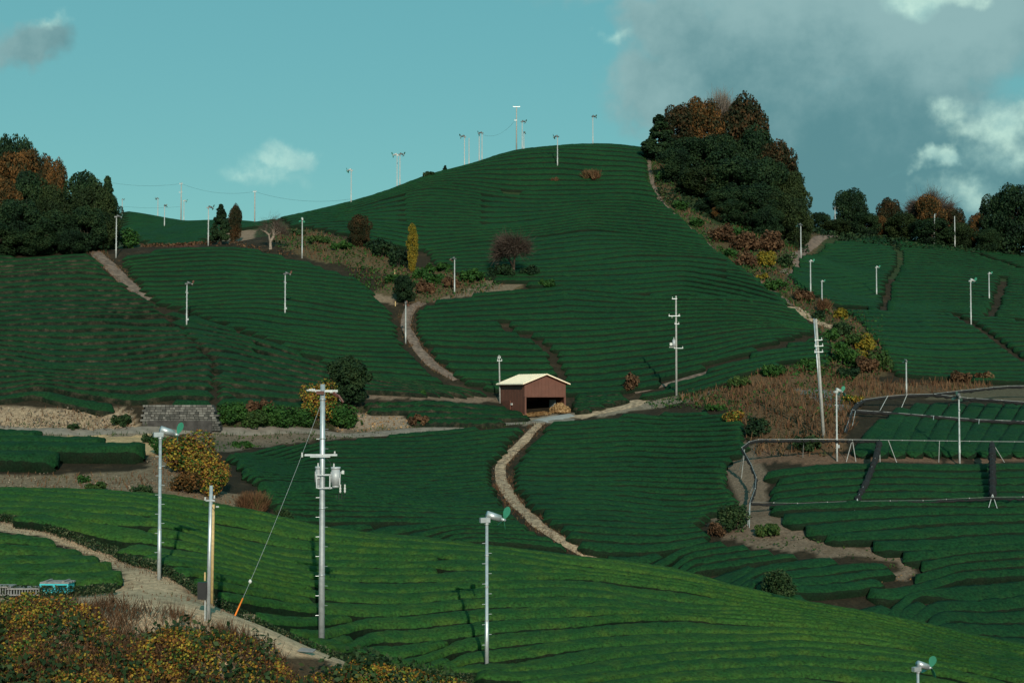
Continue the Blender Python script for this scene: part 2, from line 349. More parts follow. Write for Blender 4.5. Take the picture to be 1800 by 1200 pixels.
# ------------------------------------------------------------------ ground
def zone_colors():
    c = np.empty(gxx.shape+(3,)); c[:] = (.030, .024, .015)
    AA = 900+F*gxx/np.maximum(gyy, 1); jx = 9*vnoise(gxx, gyy, .8, 5)*60/np.maximum(gyy, 30)*2; jy = 1.2*vnoise(gxx, gyy, .9, 6)
    far = (gyy > 250); c[far] = (.03, .05, .02)
    for poly, col in ZONES:
        pp = polyplan(poly, top=False)
        m = inside(pp, AA+jx, gyy+jy); c[m] = col
    return c
DIRT = (.50, .36, .235); SAND = (.52, .35, .19); DRY = (.15, .085, .05); WEED = (.035, .065, .02); ROCK = (.31, .23, .155); BROWN = (.11, .06, .04)
ZONES = [
 ([(-200,'Y',40),(1000,'Y',40),(1000,'Y',60),(700,'Y',61),(400,'Y',56),(-200,'Y',57)], (.07,.05,.03)),
 ([(-60,912),(0,912),(100,935),(200,965),(285,990),(350,1028),(450,1078),(560,1130),(700,1165),(850,1199),(850,'Y',58),(560,'Y',58),(400,'Y',55),(-200,'Y',55),(-200,1035),(-100,1030),(215,1025),(218,1008),(130,965),(60,940),(-60,925)], DIRT),
 ([(-150,835),(100,835),(262,825),(262,800),(230,780),(210,768),(300,762),(300,800),(330,850),(430,870),(470,905),(470,'Y',100),(-150,'Y',98)], (.20,.15,.10)),
 ([(110,763),(270,763),(285,800),(262,800),(200,782),(120,772)], SAND),
 ([(-200,754),(240,754),(330,754),(330,766),(-200,768)], (.2,.16,.12)),
 ([(-200,712),(0,712),(100,716),(230,722),(245,755),(-200,755)], ROCK),
 ([(380,712),(500,710),(640,715),(640,752),(380,752)], (.05,.05,.025)),
 ([(600,720),(712,730),(745,748),(700,756),(590,762)], (.26,.2,.15)),
 ([(640,688),(760,692),(880,698),(885,708),(760,703),(640,699)], (.2,.14,.10)),
 ([(340,757),(560,760),(750,748),(740,758),(600,770),(480,782),(400,795),(340,790)], (.15,.12,.09)),
 ([(480,400),(560,408),(640,430),(720,470),(860,478),(900,500),(930,500),(900,512),(800,520),(740,535),(700,525),(640,520),(700,490),(640,470),(560,460),(480,432)], (.10,.075,.04)),
 ([(860,490),(935,490),(900,510),(830,520),(760,530),(830,505)], (.17,.13,.09)),
 ([(635,515),(690,520),(700,535),(640,528)], (.22,.16,.11)),
 ([(400,400),(450,405),(445,420),(400,428),(390,420)], (.25,.17,.12)),
 ([(250,428),(345,428),(345,434),(250,434)], (.13,.045,.03)),
 ([(1140,262),(1185,300),(1200,360),(1260,395),(1400,400),(1460,415),(1400,470),(1380,490),(1450,540),(1550,560),(1560,660),(1500,672),(1460,640),(1440,570),(1380,530),(1330,490),(1260,440),(1200,385),(1150,340)], (.085,.065,.035)),
 ([(1150,700),(1250,690),(1330,652),(1430,640),(1560,672),(1740,672),(1740,684),(1640,690),(1520,700),(1490,760),(1480,800),(1330,800),(1325,765),(1295,722)], (.13,.075,.04)),
 ([(1400,683),(1430,683),(1490,690),(1490,718),(1470,722)], (.16,.16,.15)),
 ([(1295,765),(1340,800),(1345,830),(1350,880),(1400,925),(1480,950),(1600,980),(1618,1012),(1585,1020),(1400,1060),(1395,1050),(1585,1003),(1560,985),(1440,975),(1330,962),(1260,940),(1240,905),(1300,880),(1275,830),(1285,800)], (.17,.125,.09)),
 ([(1325,790),(1500,800),(1700,806),(1900,806),(1900,812),(1500,812),(1330,815)], (.15,.09,.06)),
 ([(1740,678),(1900,672),(1900,705),(1700,704),(1620,700)], (.10,.085,.055)),
 ([(905,738),(1000,725),(1060,722),(1120,705),(1250,690),(1250,700),(1120,722),(960,745),(920,748)], (.25,.2,.15)),
]
def ground_material():
    m, nt, p = newmat('ground_soil'); g = nt.nodes.new('ShaderNodeNewGeometry'); P_ = g.outputs['Position']
    a = nt.nodes.new('ShaderNodeVertexColor'); a.layer_name = 'zone'
    n2 = N(nt, 'ShaderNodeTexNoise', Scale=3.5, Detail=7.0, Roughness=.75); L(nt, P_, n2.inputs['Vector'])
    n3 = N(nt, 'ShaderNodeTexNoise', Scale=.45, Detail=6.0, Roughness=.7); L(nt, P_, n3.inputs['Vector'])
    v = nt.nodes.new('ShaderNodeMapRange'); L(nt, n2.outputs[0], v.inputs[0]); v.inputs[1].default_value = .3; v.inputs[2].default_value = .7; v.inputs[3].default_value = .5; v.inputs[4].default_value = 1.5
    cc = nt.nodes.new('ShaderNodeCombineColor')
    for i in range(3): L(nt, v.outputs[0], cc.inputs[i])
    b = MIX(nt, 1.0, a.outputs[0], cc.outputs[0], 'MULTIPLY')
    b = MIX(nt, M(nt, 'MULTIPLY', SS(nt, n3.outputs[0], .5, .68), .5), b, (.09, .06, .035))
    L(nt, b, p.inputs['Base Color']); p.inputs['Roughness'].default_value = .95; p.inputs['Specular IOR Level'].default_value = .1
    bp = nt.nodes.new('ShaderNodeBump'); bp.inputs['Strength'].default_value = .9; bp.inputs['Distance'].default_value = .15
    L(nt, n2.outputs[0], bp.inputs['Height']); L(nt, bp.outputs[0], p.inputs['Normal'])
    return m
def build_ground():
    nx, ny = len(GX), len(GY)
    zc = zone_colors()
    rock = (np.abs(zc-np.array(ROCK)).sum(-1) < 1e-6)
    Z = GZ+rock*(.5*vnoise(gxx, gyy, 1.3, 9)+.3*vnoise(gxx, gyy, 3., 10))
    V = np.stack([gxx, gyy, Z], -1).reshape(-1, 3)
    # carry the sheet on to the horizon with an outer rim
    i, j = np.meshgrid(np.arange(nx-1), np.arange(ny-1), indexing='ij'); a = (i*ny+j).ravel()
    Fq = np.stack([a, a+ny, a+ny+1, a+1], 1)
    ring = [(k*ny) for k in range(nx)]+[(nx-1)*ny+k for k in range(1, ny)]+[k*ny+ny-1 for k in range(nx-2, -1, -1)]+[k for k in range(ny-2, 0, -1)]
    c0 = np.array([0, 300.]); rv = []
    for s_, dz in ((2.2, -12), (9., -40)):
        for r in ring:
            p = V[r]; q = c0+(p[:2]-c0)*s_; rv.append((q[0], q[1], min(p[2], 10)*.6+dz))
    n0 = len(V); m_ = len(ring); V = np.r_[V, np.array(rv)]
    rf = []
    for k in range(m_):
        k2 = (k+1) % m_
        rf.append((ring[k2], ring[k], n0+k, n0+k2)); rf.append((n0+k2, n0+k, n0+m_+k, n0+m_+k2))
    Fq = np.r_[Fq, np.array(rf)]
    me = mesh_np('ground', V, Fq, ground_material(), True)
    ca = me.color_attributes.new('zone', 'FLOAT_COLOR', 'POINT')
    col = np.ones((len(V), 4), np.float32); col[:n0, :3] = zc.reshape(-1, 3); col[n0:, :3] = (.03, .05, .02)
    ca.data.foreach_set('color', col.ravel())
    tag(link('ground', me), kind='structure')
build_ground()

# ------------------------------------------------------------------ paths: strips lying on the ground
def strip(name, pts_, width, mat, lift=.06, nseg=6, edge=.25, seed=0):
    P2 = []
    for k in range(len(pts_)-1):
        a, b = np.array(pt(pts_[k])), np.array(pt(pts_[k+1])); n = max(2, int(np.hypot(*(b-a))/.6))
        for j in range(n): P2.append(a+(b-a)*j/n)
    P2.append(np.array(pt(pts_[-1]))); P2 = np.array(P2)
    for _ in range(6): P2[1:-1] = (P2[:-2]+2*P2[1:-1]+P2[2:])/4
    T = np.gradient(P2, axis=0); T /= np.hypot(T[:, 0], T[:, 1])[:, None]+1e-9; Nn = np.c_[-T[:, 1], T[:, 0]]
    s = np.linspace(-1, 1, nseg+1); V = []
    u = np.arange(len(P2))*.6
    for j, sj in enumerate(s):
        wv = width/2*(1+edge*1.6*vnoise(u, np.full(len(u), 3.*np.sign(sj)), .22, seed+3)+edge*.5*vnoise(u, np.full(len(u), 3.*np.sign(sj)), .9, seed+5))
        q = P2+Nn*(sj*wv)[:, None]
        V.append(np.c_[q, H(q[:, 0], q[:, 1])+lift*(1-.9*abs(sj)**3)])
    V = np.stack(V, 1).reshape(-1, 3); n, m = len(P2), nseg+1
    i, j = np.meshgrid(np.arange(n-1), np.arange(m-1), indexing='ij'); a = (i*m+j).ravel()
    me = mesh_np(name, V, np.stack([a, a+m, a+m+1, a+1], 1), mat, True)
    return tag(link(name, me), kind='structure')
PATHM = plain('path_dirt', (.34, .24, .155), .95, var=.45, scale=2.2, bump=.12)
ROADM = plain('road_concrete', (.17, .15, .125), .9, var=.2, scale=1.3, bump=.03)
PATHD = plain('path_far_dirt', (.15, .105, .08), .95, var=.4, scale=1.5, bump=.1)
SOILD = plain('soil_brown', (.085, .05, .035), .95, var=.4, scale=1.5, bump=.1)
strip('path', [(950,744),(920,775),(893,800),(880,818),(882,845),(905,885),(950,926),(1005,962),(1062,992),(1090,'Y',100)], 1.15, PATHM, .07, seed=1, edge=.3)
strip('path', [(805,668),(765,645),(735,614),(714,578),(713,556),(722,540),(742,532)], 1.5, PATHD, .08, seed=2)
strip('path', [(160,440),(180,456),(205,480),(235,508),(264,528)], 2.0, PATHD, .08, seed=3)
strip('path', [(1475,412),(1440,419),(1410,442),(1395,465),(1380,482)], 1.8, PATHD, .1, seed=4)
strip('path', [(1395,540),(1420,556),(1450,573),(1480,578)], 2.2, PATHM, .08, seed=5)
strip('path', [(1140,278),(1146,320),(1160,352),(1200,390),(1255,440),(1330,490),(1395,538)], .8, PATHD, .08, seed=6)
strip('path', [(1010,735),(1060,722),(1110,714),(1125,703)], 2.4, PATHM, .07, seed=7)
strip('path', [(1115,690),(1150,682),(1180,673),(1220,661),(1260,650)], 1.0, PATHD, .1, seed=8)
strip('path', [(1135,700),(1200,694),(1250,688),(1290,665),(1335,652)], 1.5, PATHD, .1, seed=9)
strip('road', [(-250,757),(0,757),(240,757),(400,758),(560,758),(600,765),(700,760),(760,753),(860,747),(935,741),(1010,738)], 1.5, ROADM, .10, edge=.12, seed=10)

# ------------------------------------------------------------------ tea hedges: every row swept along its field's contour
ROWS = []     # (size, V, F, mat, label, group)
def smooth1(a, k):
    if k < 2: return a
    ker = np.hanning(k+2)[1:-1]; ker /= ker.sum()
    return np.convolve(np.pad(a, (k, k), mode='edge'), ker, 'same')[k:-k]
PROF = np.array([(-.92,0),(-1.0,.5),(-.92,.84),(-.5,.98),(0,1.),(.5,.98),(.92,.84),(1.0,.5),(.92,0)])
PROF_F = np.array([(-.90,0),(-1.0,.35),(-1.01,.66),(-.95,.85),(-.78,.95),(-.5,.99),(-.2,1.),(0,1.),(.2,1.),(.5,.99),(.78,.95),(.95,.85),(1.01,.66),(1.0,.35),(.90,0)])
def sweep(x, y, hw, mat, label, group, height=.66, fine=False, jit=.03):
    P2 = np.c_[x, y]; T = np.gradient(P2, axis=0); T /= np.hypot(T[:, 0], T[:, 1])[:, None]+1e-9; Nn = np.c_[-T[:, 1], T[:, 0]]
    u = np.r_[0, np.cumsum(np.hypot(*np.diff(P2, axis=0).T))]; tot = u[-1]
    if tot < 1.2: return
    e = np.clip(np.minimum(u, tot-u)/.55, 0, 1); e = np.sqrt(1-(1-e)**2)*.85+.15*(e > 0)
    e = np.maximum(e, .12)
    pr = PROF_F if fine else PROF
    hh = height*(1+.05*vnoise(P2[:, 0], P2[:, 1], .5, 3)*2); V = []
    for (s_, h_) in pr:
        ww = hw*e*(1+.045*vnoise(P2[:, 0]+s_*9, P2[:, 1], 1.1, 8)*2)
        q = P2+Nn*(s_*ww)[:, None]; z = H(q[:, 0], q[:, 1])-.06*(h_ == 0)
        dz = hh*h_*(e*.8+.2)
        jj = rng.normal(0, jit, (len(q), 3))*(h_ > 0)
        V.append(np.c_[q, z+dz]+jj)
    V = np.stack(V, 1).reshape(-1, 3); n, m = len(P2), len(pr)
    i, j = np.meshgrid(np.arange(n-1), np.arange(m-1), indexing='ij'); a = (i*m+j).ravel()
    Fq = np.stack([a, a+m, a+m+1, a+1], 1)
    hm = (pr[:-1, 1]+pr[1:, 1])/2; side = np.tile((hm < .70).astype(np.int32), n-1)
    ROWS.append((tot*1.7/np.mean(y)**2*(3 if fine else 1), V, Fq, mat, label, group, side))
def field(poly, guides, mat, label, group, ds=.8, sp=1.8, gap=.22, ext=(40, 40), fine=False, seams=(), height=.66, seamw=.55, jit=.03):
    pp = polyplan(poly)
    a0, a1 = pp[:, 0].min(), pp[:, 0].max(); Ym = pp[:, 1].mean()
    AA = np.arange(a0, a1, F*ds/Ym)
    G = []
    for g in guides:
        d = np.array([plan(e) for e in g]); d = d[np.argsort(d[:, 0])]
        yv = np.interp(AA, d[:, 0], d[:, 1]); G.append(smooth1(yv, int(60/(F*ds/Ym))+1))
    G.sort(key=lambda g: g.mean())
    lines = []
    for k in range(len(G)-1):
        a, b = G[k], G[k+1]; b = np.maximum(b, a+.5)
        sl = np.gradient(a, AA*a/F); dist = (b-a)*np.cos(np.arctan(sl)); n = max(1, int(round(np.percentile(dist, 62)/sp)))
        for j in range(n): lines.append((a+(b-a)*j/n, (b-a)/n))
    lines.append((G[-1], lines[-1][1] if lines else np.full(len(AA), sp*1.03)))
    lo, hi = lines[0][0], lines[-1][0]
    for k in range(1, ext[0]): lines.append((lo-k*sp*1.03, np.full(len(AA), sp*1.03)))
    for k in range(1, ext[1]): lines.append((hi+k*sp*1.03, np.full(len(AA), sp*1.03)))
    SM = []; SMW = []
    for s in seams:
        wq_ = seamw
        if isinstance(s[0], float): wq_ = s[0]; s = s[1:]
        q = np.array([plan(e) for e in s]); SMW.append(wq_); SM.append(np.c_[(q[:, 0]-900)/F*q[:, 1], q[:, 1]])
    allr = []
    for Y, dY in lines:
        m2 = dY > 1.5*sp
        m2 = smooth1(m2.astype(float), 7) > .5
        allr.append((Y, np.where(m2, dY/2, dY), None))
        if m2.any(): allr.append((Y+dY/2, dY/2, m2))
    for Y, dY, msk in allr:
        if Y.max() < pp[:, 1].min() or Y.min() > pp[:, 1].max(): continue
        ja = 5*vnoise(AA*0+Y.mean()*3.1, AA*0, 1.7, 4)*2*110/Ym
        ok = inside(pp, AA+ja, Y)
        if msk is not None: ok &= msk
        x = (AA-900)/F*Y
        for s, wq_ in zip(SM, SMW):
            for k in range(len(s)-1):
                p, q = s[k], s[k+1]; d = q-p; t = np.clip(((x-p[0])*d[0]+(Y-p[1])*d[1])/(d@d), 0, 1)
                ok &= np.hypot(x-p[0]-t*d[0], Y-p[1]-t*d[1]) > wq_
        slope = np.abs(np.gradient(Y, x+1e-9*np.arange(len(x))))
        hw = (dY/np.sqrt(1+slope**2)-gap)/2; hw = np.clip(smooth1(hw, 9), .3, 1.7)
        idx = np.nonzero(ok)[0]
        if len(idx) == 0: continue
        for run in np.split(idx, np.nonzero(np.diff(idx) > 1)[0]+1):
            if len(run) > 2: sweep(x[run], Y[run], hw[run], mat, label, group, height, fine, jit)
# bright field in front
PA = [(-120,878),(0,900),(100,924),(200,958),(283,988),(350,1030),(450,1080),(560,1133),(700,1166),(880,1200),(980,'Y',57),(2000,'Y',57),(2000,'Y',92),(1800,'Y',92),(1650,'Y',93),(1500,'Y',93),(1350,'Y',93),(1200,'Y',95),(900,'Y',98),(600,'Y',99),(470,'Y',98),(430,'Y',96),(300,'Y',95),(-120,'Y',96)]
field(PA, [[(0,884),(150,893),(283,905),(450,938),(600,962),(800,972),(950,988),(1200,1022),(1400,1058),(1600,1098),(1800,1143)],
           [(0,905),(150,925),(283,950),(450,990),(600,1013),(750,1014),(900,1012),(1050,1014),(1200,1032),(1400,1070),(1600,1108),(1800,1155)],
           [(283,1040),(450,1052),(600,1067),(800,1060),(933,1057),(1100,1062),(1300,1075),(1500,1098),(1800,1165)],
           [(450,1145),(650,1117),(833,1102),(1000,1092),(1200,1082),(1400,1096),(1600,1120),(1800,1175)],
           [(700,1185),(813,1155),(1000,1133),(1200,1120),(1400,1118),(1600,1136),(1800,1185)],
           [(900,1195),(1000,1180),(1200,1150),(1400,1142),(1600,1158),(1800,1195)]],
      TEA_B, 'long clipped bright green tea hedge row in the sunlit field in front', 'tea hedge rows of the bright field in front', ds=.25, sp=1.85, gap=.50, ext=(14, 10), fine=True, jit=.020, height=.66)
PB = [(-150,905),(-60,916),(10,932),(100,950),(150,972),(218,1000),(222,1018),(205,1025),(-150,1025)]
field(PB, [[(-100,1012),(200,1012)],[(-100,950),(110,955)]], TEA_B, 'thick bright green tea hedge row in the small field left of the dirt track', 'tea hedge rows of the small field left of the track', ds=.28, sp=1.85, gap=.40, ext=(6, 8), fine=True, jit=.03)
# terraced hedges, one by one
def onerow(a0, a1, py0, py1, Y, label, hw=1.0, h=1.15, dy=0):
    xs = np.arange((a0-900)/F*Y, (a1-900)/F*Y, .35); t = (xs-xs[0])/(xs[-1]-xs[0])
    y = Y+dy*t+.35*np.sin(xs*.25)-1.2*np.clip(t-.85, 0, 1)*6*.3
    sweep(xs, y, np.full(len(xs), hw), TEA_D, label, None, h, True, .04)
onerow(-200, 78, 0, 0, 131.0, 'shortest uppermost tea hedge on the left terrace below the road', 1.1, 1.3)
onerow(-200, 187, 0, 0, 126.8, 'second tea hedge from the top on the left terrace', 1.15, 1.3)
onerow(-200, 263, 0, 0, 122.0, 'longest tea hedge on the left terrace, ending by the sandy slope', 1.3, 1.5)
onerow(-200, 104, 0, 0, 118.2, 'lowest tea hedge on the left terrace above the dry bank', 1.2, 1.4)
# middle fields
PD = [(388,800),(480,785),(560,774),(700,764),(760,757),(860,750),(926,746),(905,775),(872,808),(866,835),(890,885),(935,928),(1000,962),(1045,987),(1100,'Y',102),(800,'Y',102),(560,'Y',103),(520,'Y',106),(468,'Y',110),(425,'Y',118),(405,'Y',128)]
field(PD, [[(390,812),(560,800),(880,788)],[(400,850),(600,852),(880,850)],[(480,905),(700,912),(940,918)],[(560,930),(800,948),(1010,962)]],
      TEA_D, 'dark green tea hedge row in the field left of the winding path', 'tea hedge rows left of the winding path', gap=.30, ext=(12, 16), ds=.5)
PE = [(962,742),(1010,738),(1100,728),(1180,724),(1290,724),(1312,745),(1320,790),(1288,800),(1280,825),(1285,850),(1308,882),(1250,903),(1238,918),(1262,945),(1330,962),(1400,972),(1460,983),(1545,988),(1583,998),(1582,1015),(1500,1037),(1400,1055),(1345,1052),(1345,'Y',96),(1200,'Y',101),(1100,'Y',102),(1078,990),(1000,947),(925,885),(896,845),(893,820),(925,778)]
field(PE, [[(960,760),(1100,752),(1300,752)],[(900,830),(1100,832),(1280,838)],[(950,900),(1100,902),(1240,905)],[(1050,960),(1150,962),(1250,945),(1330,935),(1400,930)],[(1100,990),(1200,1001),(1283,990),(1360,980),(1500,965)],[(1250,1030),(1330,1028),(1400,1022),(1585,1000)]],
      TEA_D, 'dark green tea hedge row in the field right of the winding path', 'tea hedge rows right of the winding path', gap=.30, ext=(12, 14), ds=.5)
PF = [(1332,822),(1400,815),(1490,806),(1620,813),(1800,814),(1950,814),(1950,'Y',90),(1800,'Y',92),(1600,'Y',94),(1470,'Y',94),(1440,1068),(1500,1045),(1600,1022),(1618,1012),(1600,985),(1540,962),(1440,945),(1400,925),(1350,895),(1345,880),(1352,850)]
field(PF, [[(1345,850),(1560,832),(1800,832)],[(1350,895),(1505,885),(1800,884)],[(1400,935),(1600,915),(1800,908)],[(1500,960),(1650,955),(1800,945)],[(1560,1045),(1680,1010),(1800,1003)],[(1433,1065),(1600,1040),(1800,1030)],[(1500,1085),(1650,1080),(1800,1080)]],
      TEA_D, 'dark green tea hedge row in the field under the shade net frames', 'tea hedge rows by the shade net frames', sp=2.1, gap=.28, ext=(14, 14), ds=.5)
# diagonal rows behind the frames
for k in range(12):
    b = at(1512+31*k, 806); t = at(1512+31*k+46+1.0*k, 716+ (8 if k < 2 else 0)); n = 60
    if k == 0: t = at(1560, 745)
    s_ = np.linspace(0, 1, n); sweep(b[0]+(t[0]-b[0])*s_, b[1]+(t[1]-b[1])*s_, np.full(n, .88), TEA_D, 'dark green tea hedge running uphill across the slope behind the front shade frame', 'tea hedges running uphill behind the front shade frame', .55)
# left hill
H1 = [(-200,452),(0,450),(165,447),(200,478),(239,510),(270,527),(346,592),(380,634),(383,712),(300,710),(232,714),(200,720),(100,716),(0,708),(-200,705)]
field(H1, [[(-100,470),(0,472),(127,462)],[(0,482),(127,474),(200,480)],[(-100,560),(0,560),(133,553),(280,548)],[(0,626),(100,642),(200,640),(350,622)],[(-100,690),(0,688),(60,676),(130,688),(240,700),(370,690)]],
      TEA_O, 'dark green tea hedge row on the left slope with bare soil showing between rows', 'tea hedge rows of the left slope', sp=2.5, gap=.95, ext=(20, 14))
H2 = [(337,602),(267,537),(360,560),(450,592),(580,640),(650,655),(860,684),(868,694),(650,690),(640,696),(575,705),(560,712),(374,712),(370,640)]
field(H2, [[(300,560),(450,598),(600,648),(850,690)],[(340,605),(450,625),(600,656),(850,700)],[(374,655),(500,672),(640,690)],[(370,705),(570,706)]], TEA_O, 'sparse tea hedge row with twiggy gaps left of the dark round tree', 'sparse tea hedge rows above the stone wall', sp=2.3, gap=.7, ext=(10, 10))
H3 = [(205,447),(300,438),(430,432),(530,458),(560,464),(640,492),(690,540),(702,575),(712,600),(750,645),(785,668),(700,668),(640,655),(580,640),(450,590),(360,560),(275,532),(245,505),(215,470)]
field(H3, [[(200,462),(400,446),(540,462)],[(220,482),(400,478),(600,494)],[(280,530),(500,522),(700,548)],[(360,560),(500,575),(705,585)],[(450,592),(600,612),(730,615)],[(600,645),(760,655)]],
      TEA_D, 'dark green tea hedge row on the slope left of the upper path', 'tea hedge rows left of the upper path', sp=2.25, gap=.50, ext=(14, 10))
# bowl in the middle
PI_ = [(725,548),(745,534),(800,521),(900,509),(1010,504),(1180,519),(1330,520),(1392,536),(1440,575),(1468,600),(1462,636),(1400,632),(1330,650),(1250,682),(1200,690),(1130,697),(1110,690),(1000,690),(870,684),(812,668),(765,628),(728,580)]
field(PI_, [[(740,540),(880,530),(1000,520),(1200,530),(1400,545)],[(735,570),(880,568),(1000,565),(1200,555),(1440,575)],[(730,600),(960,610),(1100,600),(1200,592),(1440,580)],[(800,655),(990,652),(1100,645),(1250,622),(1450,596)],[(900,690),(1100,690),(1200,672),(1330,640),(1460,622)]],
      TEA_D, 'dark green tea hedge row in the bowl shaped field behind the shed', 'tea hedge rows behind the shed', gap=.50, sp=2.3, ext=(16, 10), ds=.5, seams=[[(880,560),(900,580),(940,592),(970,620),(985,650),(990,675)], [1.1,(1125,686),(1180,670),(1220,655)], [.7,(1220,655),(1330,618),(1440,585)]], seamw=.28)
# main hill
PJ = [(482,'Y',285),(505,396),(560,402),(620,416),(690,428),(745,440),(765,468),(840,488),(880,492),(930,500),(1010,508),(1180,523),(1392,532),(1330,487),(1262,437),(1205,385),(1160,350),(1145,320),(1138,280),(1140,'Y',312),(1000,'Y',318),(900,'Y',314),(750,'Y',303),(600,'Y',292)]
field(PJ, [[(700,'Y',287),(850,'Y',294),(980,'Y',296),(1145,'Y',292)],
           [(500,'Y',278),(600,372),(743,330),(867,341),(960,347),(1100,343),(1160,352)],
           [(500,'Y',260),(600,388),(750,398),(850,398),(1033,375),(1200,385)],
           [(600,412),(737,436),(833,424),(1033,400),(1240,425)],
           [(760,465),(930,463),(1113,445),(1290,457)],
           [(840,490),(1023,490),(1200,480),(1380,522)]],
      TEA_D, 'dark green tea hedge row curving across the big hill', 'tea hedge rows of the big hill', gap=.50, sp=2.45, height=.74, ext=(14, 18), ds=.55, seams=[[(870,330),(938,345)],[(1030,341),(1100,338)]], seamw=.5)
# right field
PK = [(1385,482),(1400,468),(1415,447),(1450,428),(1530,415),(1600,422),(1700,437),(1800,450),(1960,462),(1960,676),(1800,672),(1740,668),(1640,662),(1570,655),(1548,610),(1500,552),(1440,522),(1400,500)]
field(PK, [[(1440,434),(1600,432),(1800,456)],[(1390,482),(1550,485),(1800,498)],[(1480,540),(1650,545),(1800,558)],[(1545,610),(1800,612)],[(1570,658),(1800,668)]],
      TEA_D, 'dark green tea hedge row in the field on the far right slope', 'tea hedge rows of the right slope', gap=.48, sp=2.4, ext=(14, 10), ds=.5,
      seams=[[(1562,418),(1580,440),(1583,460),(1560,500),(1552,545)],[(1490,540),(1650,547),(1800,562)],[(1672,548),(1740,585),(1800,632)],[(1766,485),(1738,556)],[(1690,437),(1800,472)]], seamw=.3)
PL = [(200,'Y',352),(200,405),(250,428),(345,426),(400,405),(470,395),(540,'Y',310),(540,'Y',345),(400,'Y',345)]
field(PL, [[(210,'Y',342),(500,'Y',335)],[(250,'Y',300),(500,'Y',300)],[(250,'Y',262),(345,'Y',262)]], TEA_D, 'dark green tea hedge row on the far low hill at left', 'tea hedge rows of the far low hill', gap=.2, ext=(6, 6), ds=1.5, sp=1.9)
for poly, g in (([(640,704),(760,706),(880,710),(930,728),(938,736),(860,742),(770,748),(720,744),(712,728),(640,722)], [[(640,710),(930,716)],[(640,738),(930,738)]]),
                ([(1005,694),(1100,690),(1108,700),(1060,715),(1005,724)], [[(1000,700),(1100,696)],[(1000,720),(1100,716)]])):
    field(poly, g, TEA_O, 'straggly tea hedge row beside the brown shed', 'straggly tea hedge rows beside the shed', gap=.4, ext=(8, 8), ds=.4, jit=.06)
ROWS.sort(key=lambda r: -r[0])
print('rows', len(ROWS))
for r in ROWS[:300]:
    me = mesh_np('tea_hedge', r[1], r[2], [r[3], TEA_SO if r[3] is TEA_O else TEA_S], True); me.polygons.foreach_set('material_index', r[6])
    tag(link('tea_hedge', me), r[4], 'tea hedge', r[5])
if len(ROWS) > 300:
    for mt in (TEA_D, TEA_O, TEA_B):
        V, Fq, n0, sd_ = [], [], 0, []
        for r in ROWS[300:]:
            if r[3] is not mt: continue
            V.append(r[1]); Fq.append(r[2]+n0); n0 += len(r[1]); sd_.append(r[6])
        if not V: continue
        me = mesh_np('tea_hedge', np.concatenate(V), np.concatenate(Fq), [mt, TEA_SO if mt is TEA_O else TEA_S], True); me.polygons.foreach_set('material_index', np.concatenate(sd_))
        tag(link('tea_hedge', me), {'tea_dark_leaf': 'smallest and farthest dark tea hedge rows scattered over all the slopes', 'tea_old_leaf': 'short remnant tea hedge rows on the left slope and beside the shed', 'tea_bright_leaf': 'short hidden bright tea hedge row ends'}[mt.name], 'tea hedges', kind='stuff')
# ---END-GROUND
# ------------------------------------------------------------------ foliage
def leafquads(C, size, up=.25, elong=1.5, r=None, nrm=None):
    """one folded leaf-sized quad per centre"""
    r = r or rng; n = len(C); size = np.broadcast_to(size, (n,)) if not np.isscalar(size) else np.full(n, size)
    size = size*r.uniform(.65, 1.3, n)
    d = r.normal(size=(n, 3)); d[:, 2] += up*2
    if nrm is not None: d += nrm*1.3
    d /= np.linalg.norm(d, axis=1)[:, None]
    a = r.normal(size=(n, 3)); a -= (a*d).sum(1)[:, None]*d; a /= np.linalg.norm(a, axis=1)[:, None]+1e-9
    b = np.cross(d, a)
    a = a*(size*elong/2)[:, None]; b = b*(size/2)[:, None]
    V = np.stack([C-a, C-b*1.0+a*.1, C+a, C+b*1.0+a*.1], 1).reshape(-1, 3)
    return V, np.arange(n*4).reshape(-1, 4)
def blades(C, h, w, lean=.3, r=None):
    r = r or rng; n = len(C); hh = h*r.uniform(.5, 1.25, n); th = r.uniform(0, 2*np.pi, n)
    s = np.c_[np.cos(th), np.sin(th), np.zeros(n)]*(w/2*r.uniform(.6, 1.3, n))[:, None]
    t = r.normal(0, lean, (n, 3)); t[:, 2] = 1; t = t/np.linalg.norm(t, axis=1)[:, None]*hh[:, None]
    V = np.stack([C-s, C+s, C+t+s*.25, C+t-s*.25], 1).reshape(-1, 3)
    return V, np.arange(n*4).reshape(-1, 4)
def lobes_pts(lobes, n, r, flat=1.0):
    L_ = np.array(lobes, float); wgt = L_[:, 3]**2; k = r.choice(len(L_), n, p=wgt/wgt.sum())
    d = r.normal(size=(n, 3)); d /= np.linalg.norm(d, axis=1)[:, None]
    rad = L_[k, 3]*(1-np.abs(r.normal(0, .16, n))+r.uniform(-.02, .10, n))
    P_ = L_[k, :3]+d*rad[:, None]*np.array([1, 1, flat]); return P_, d
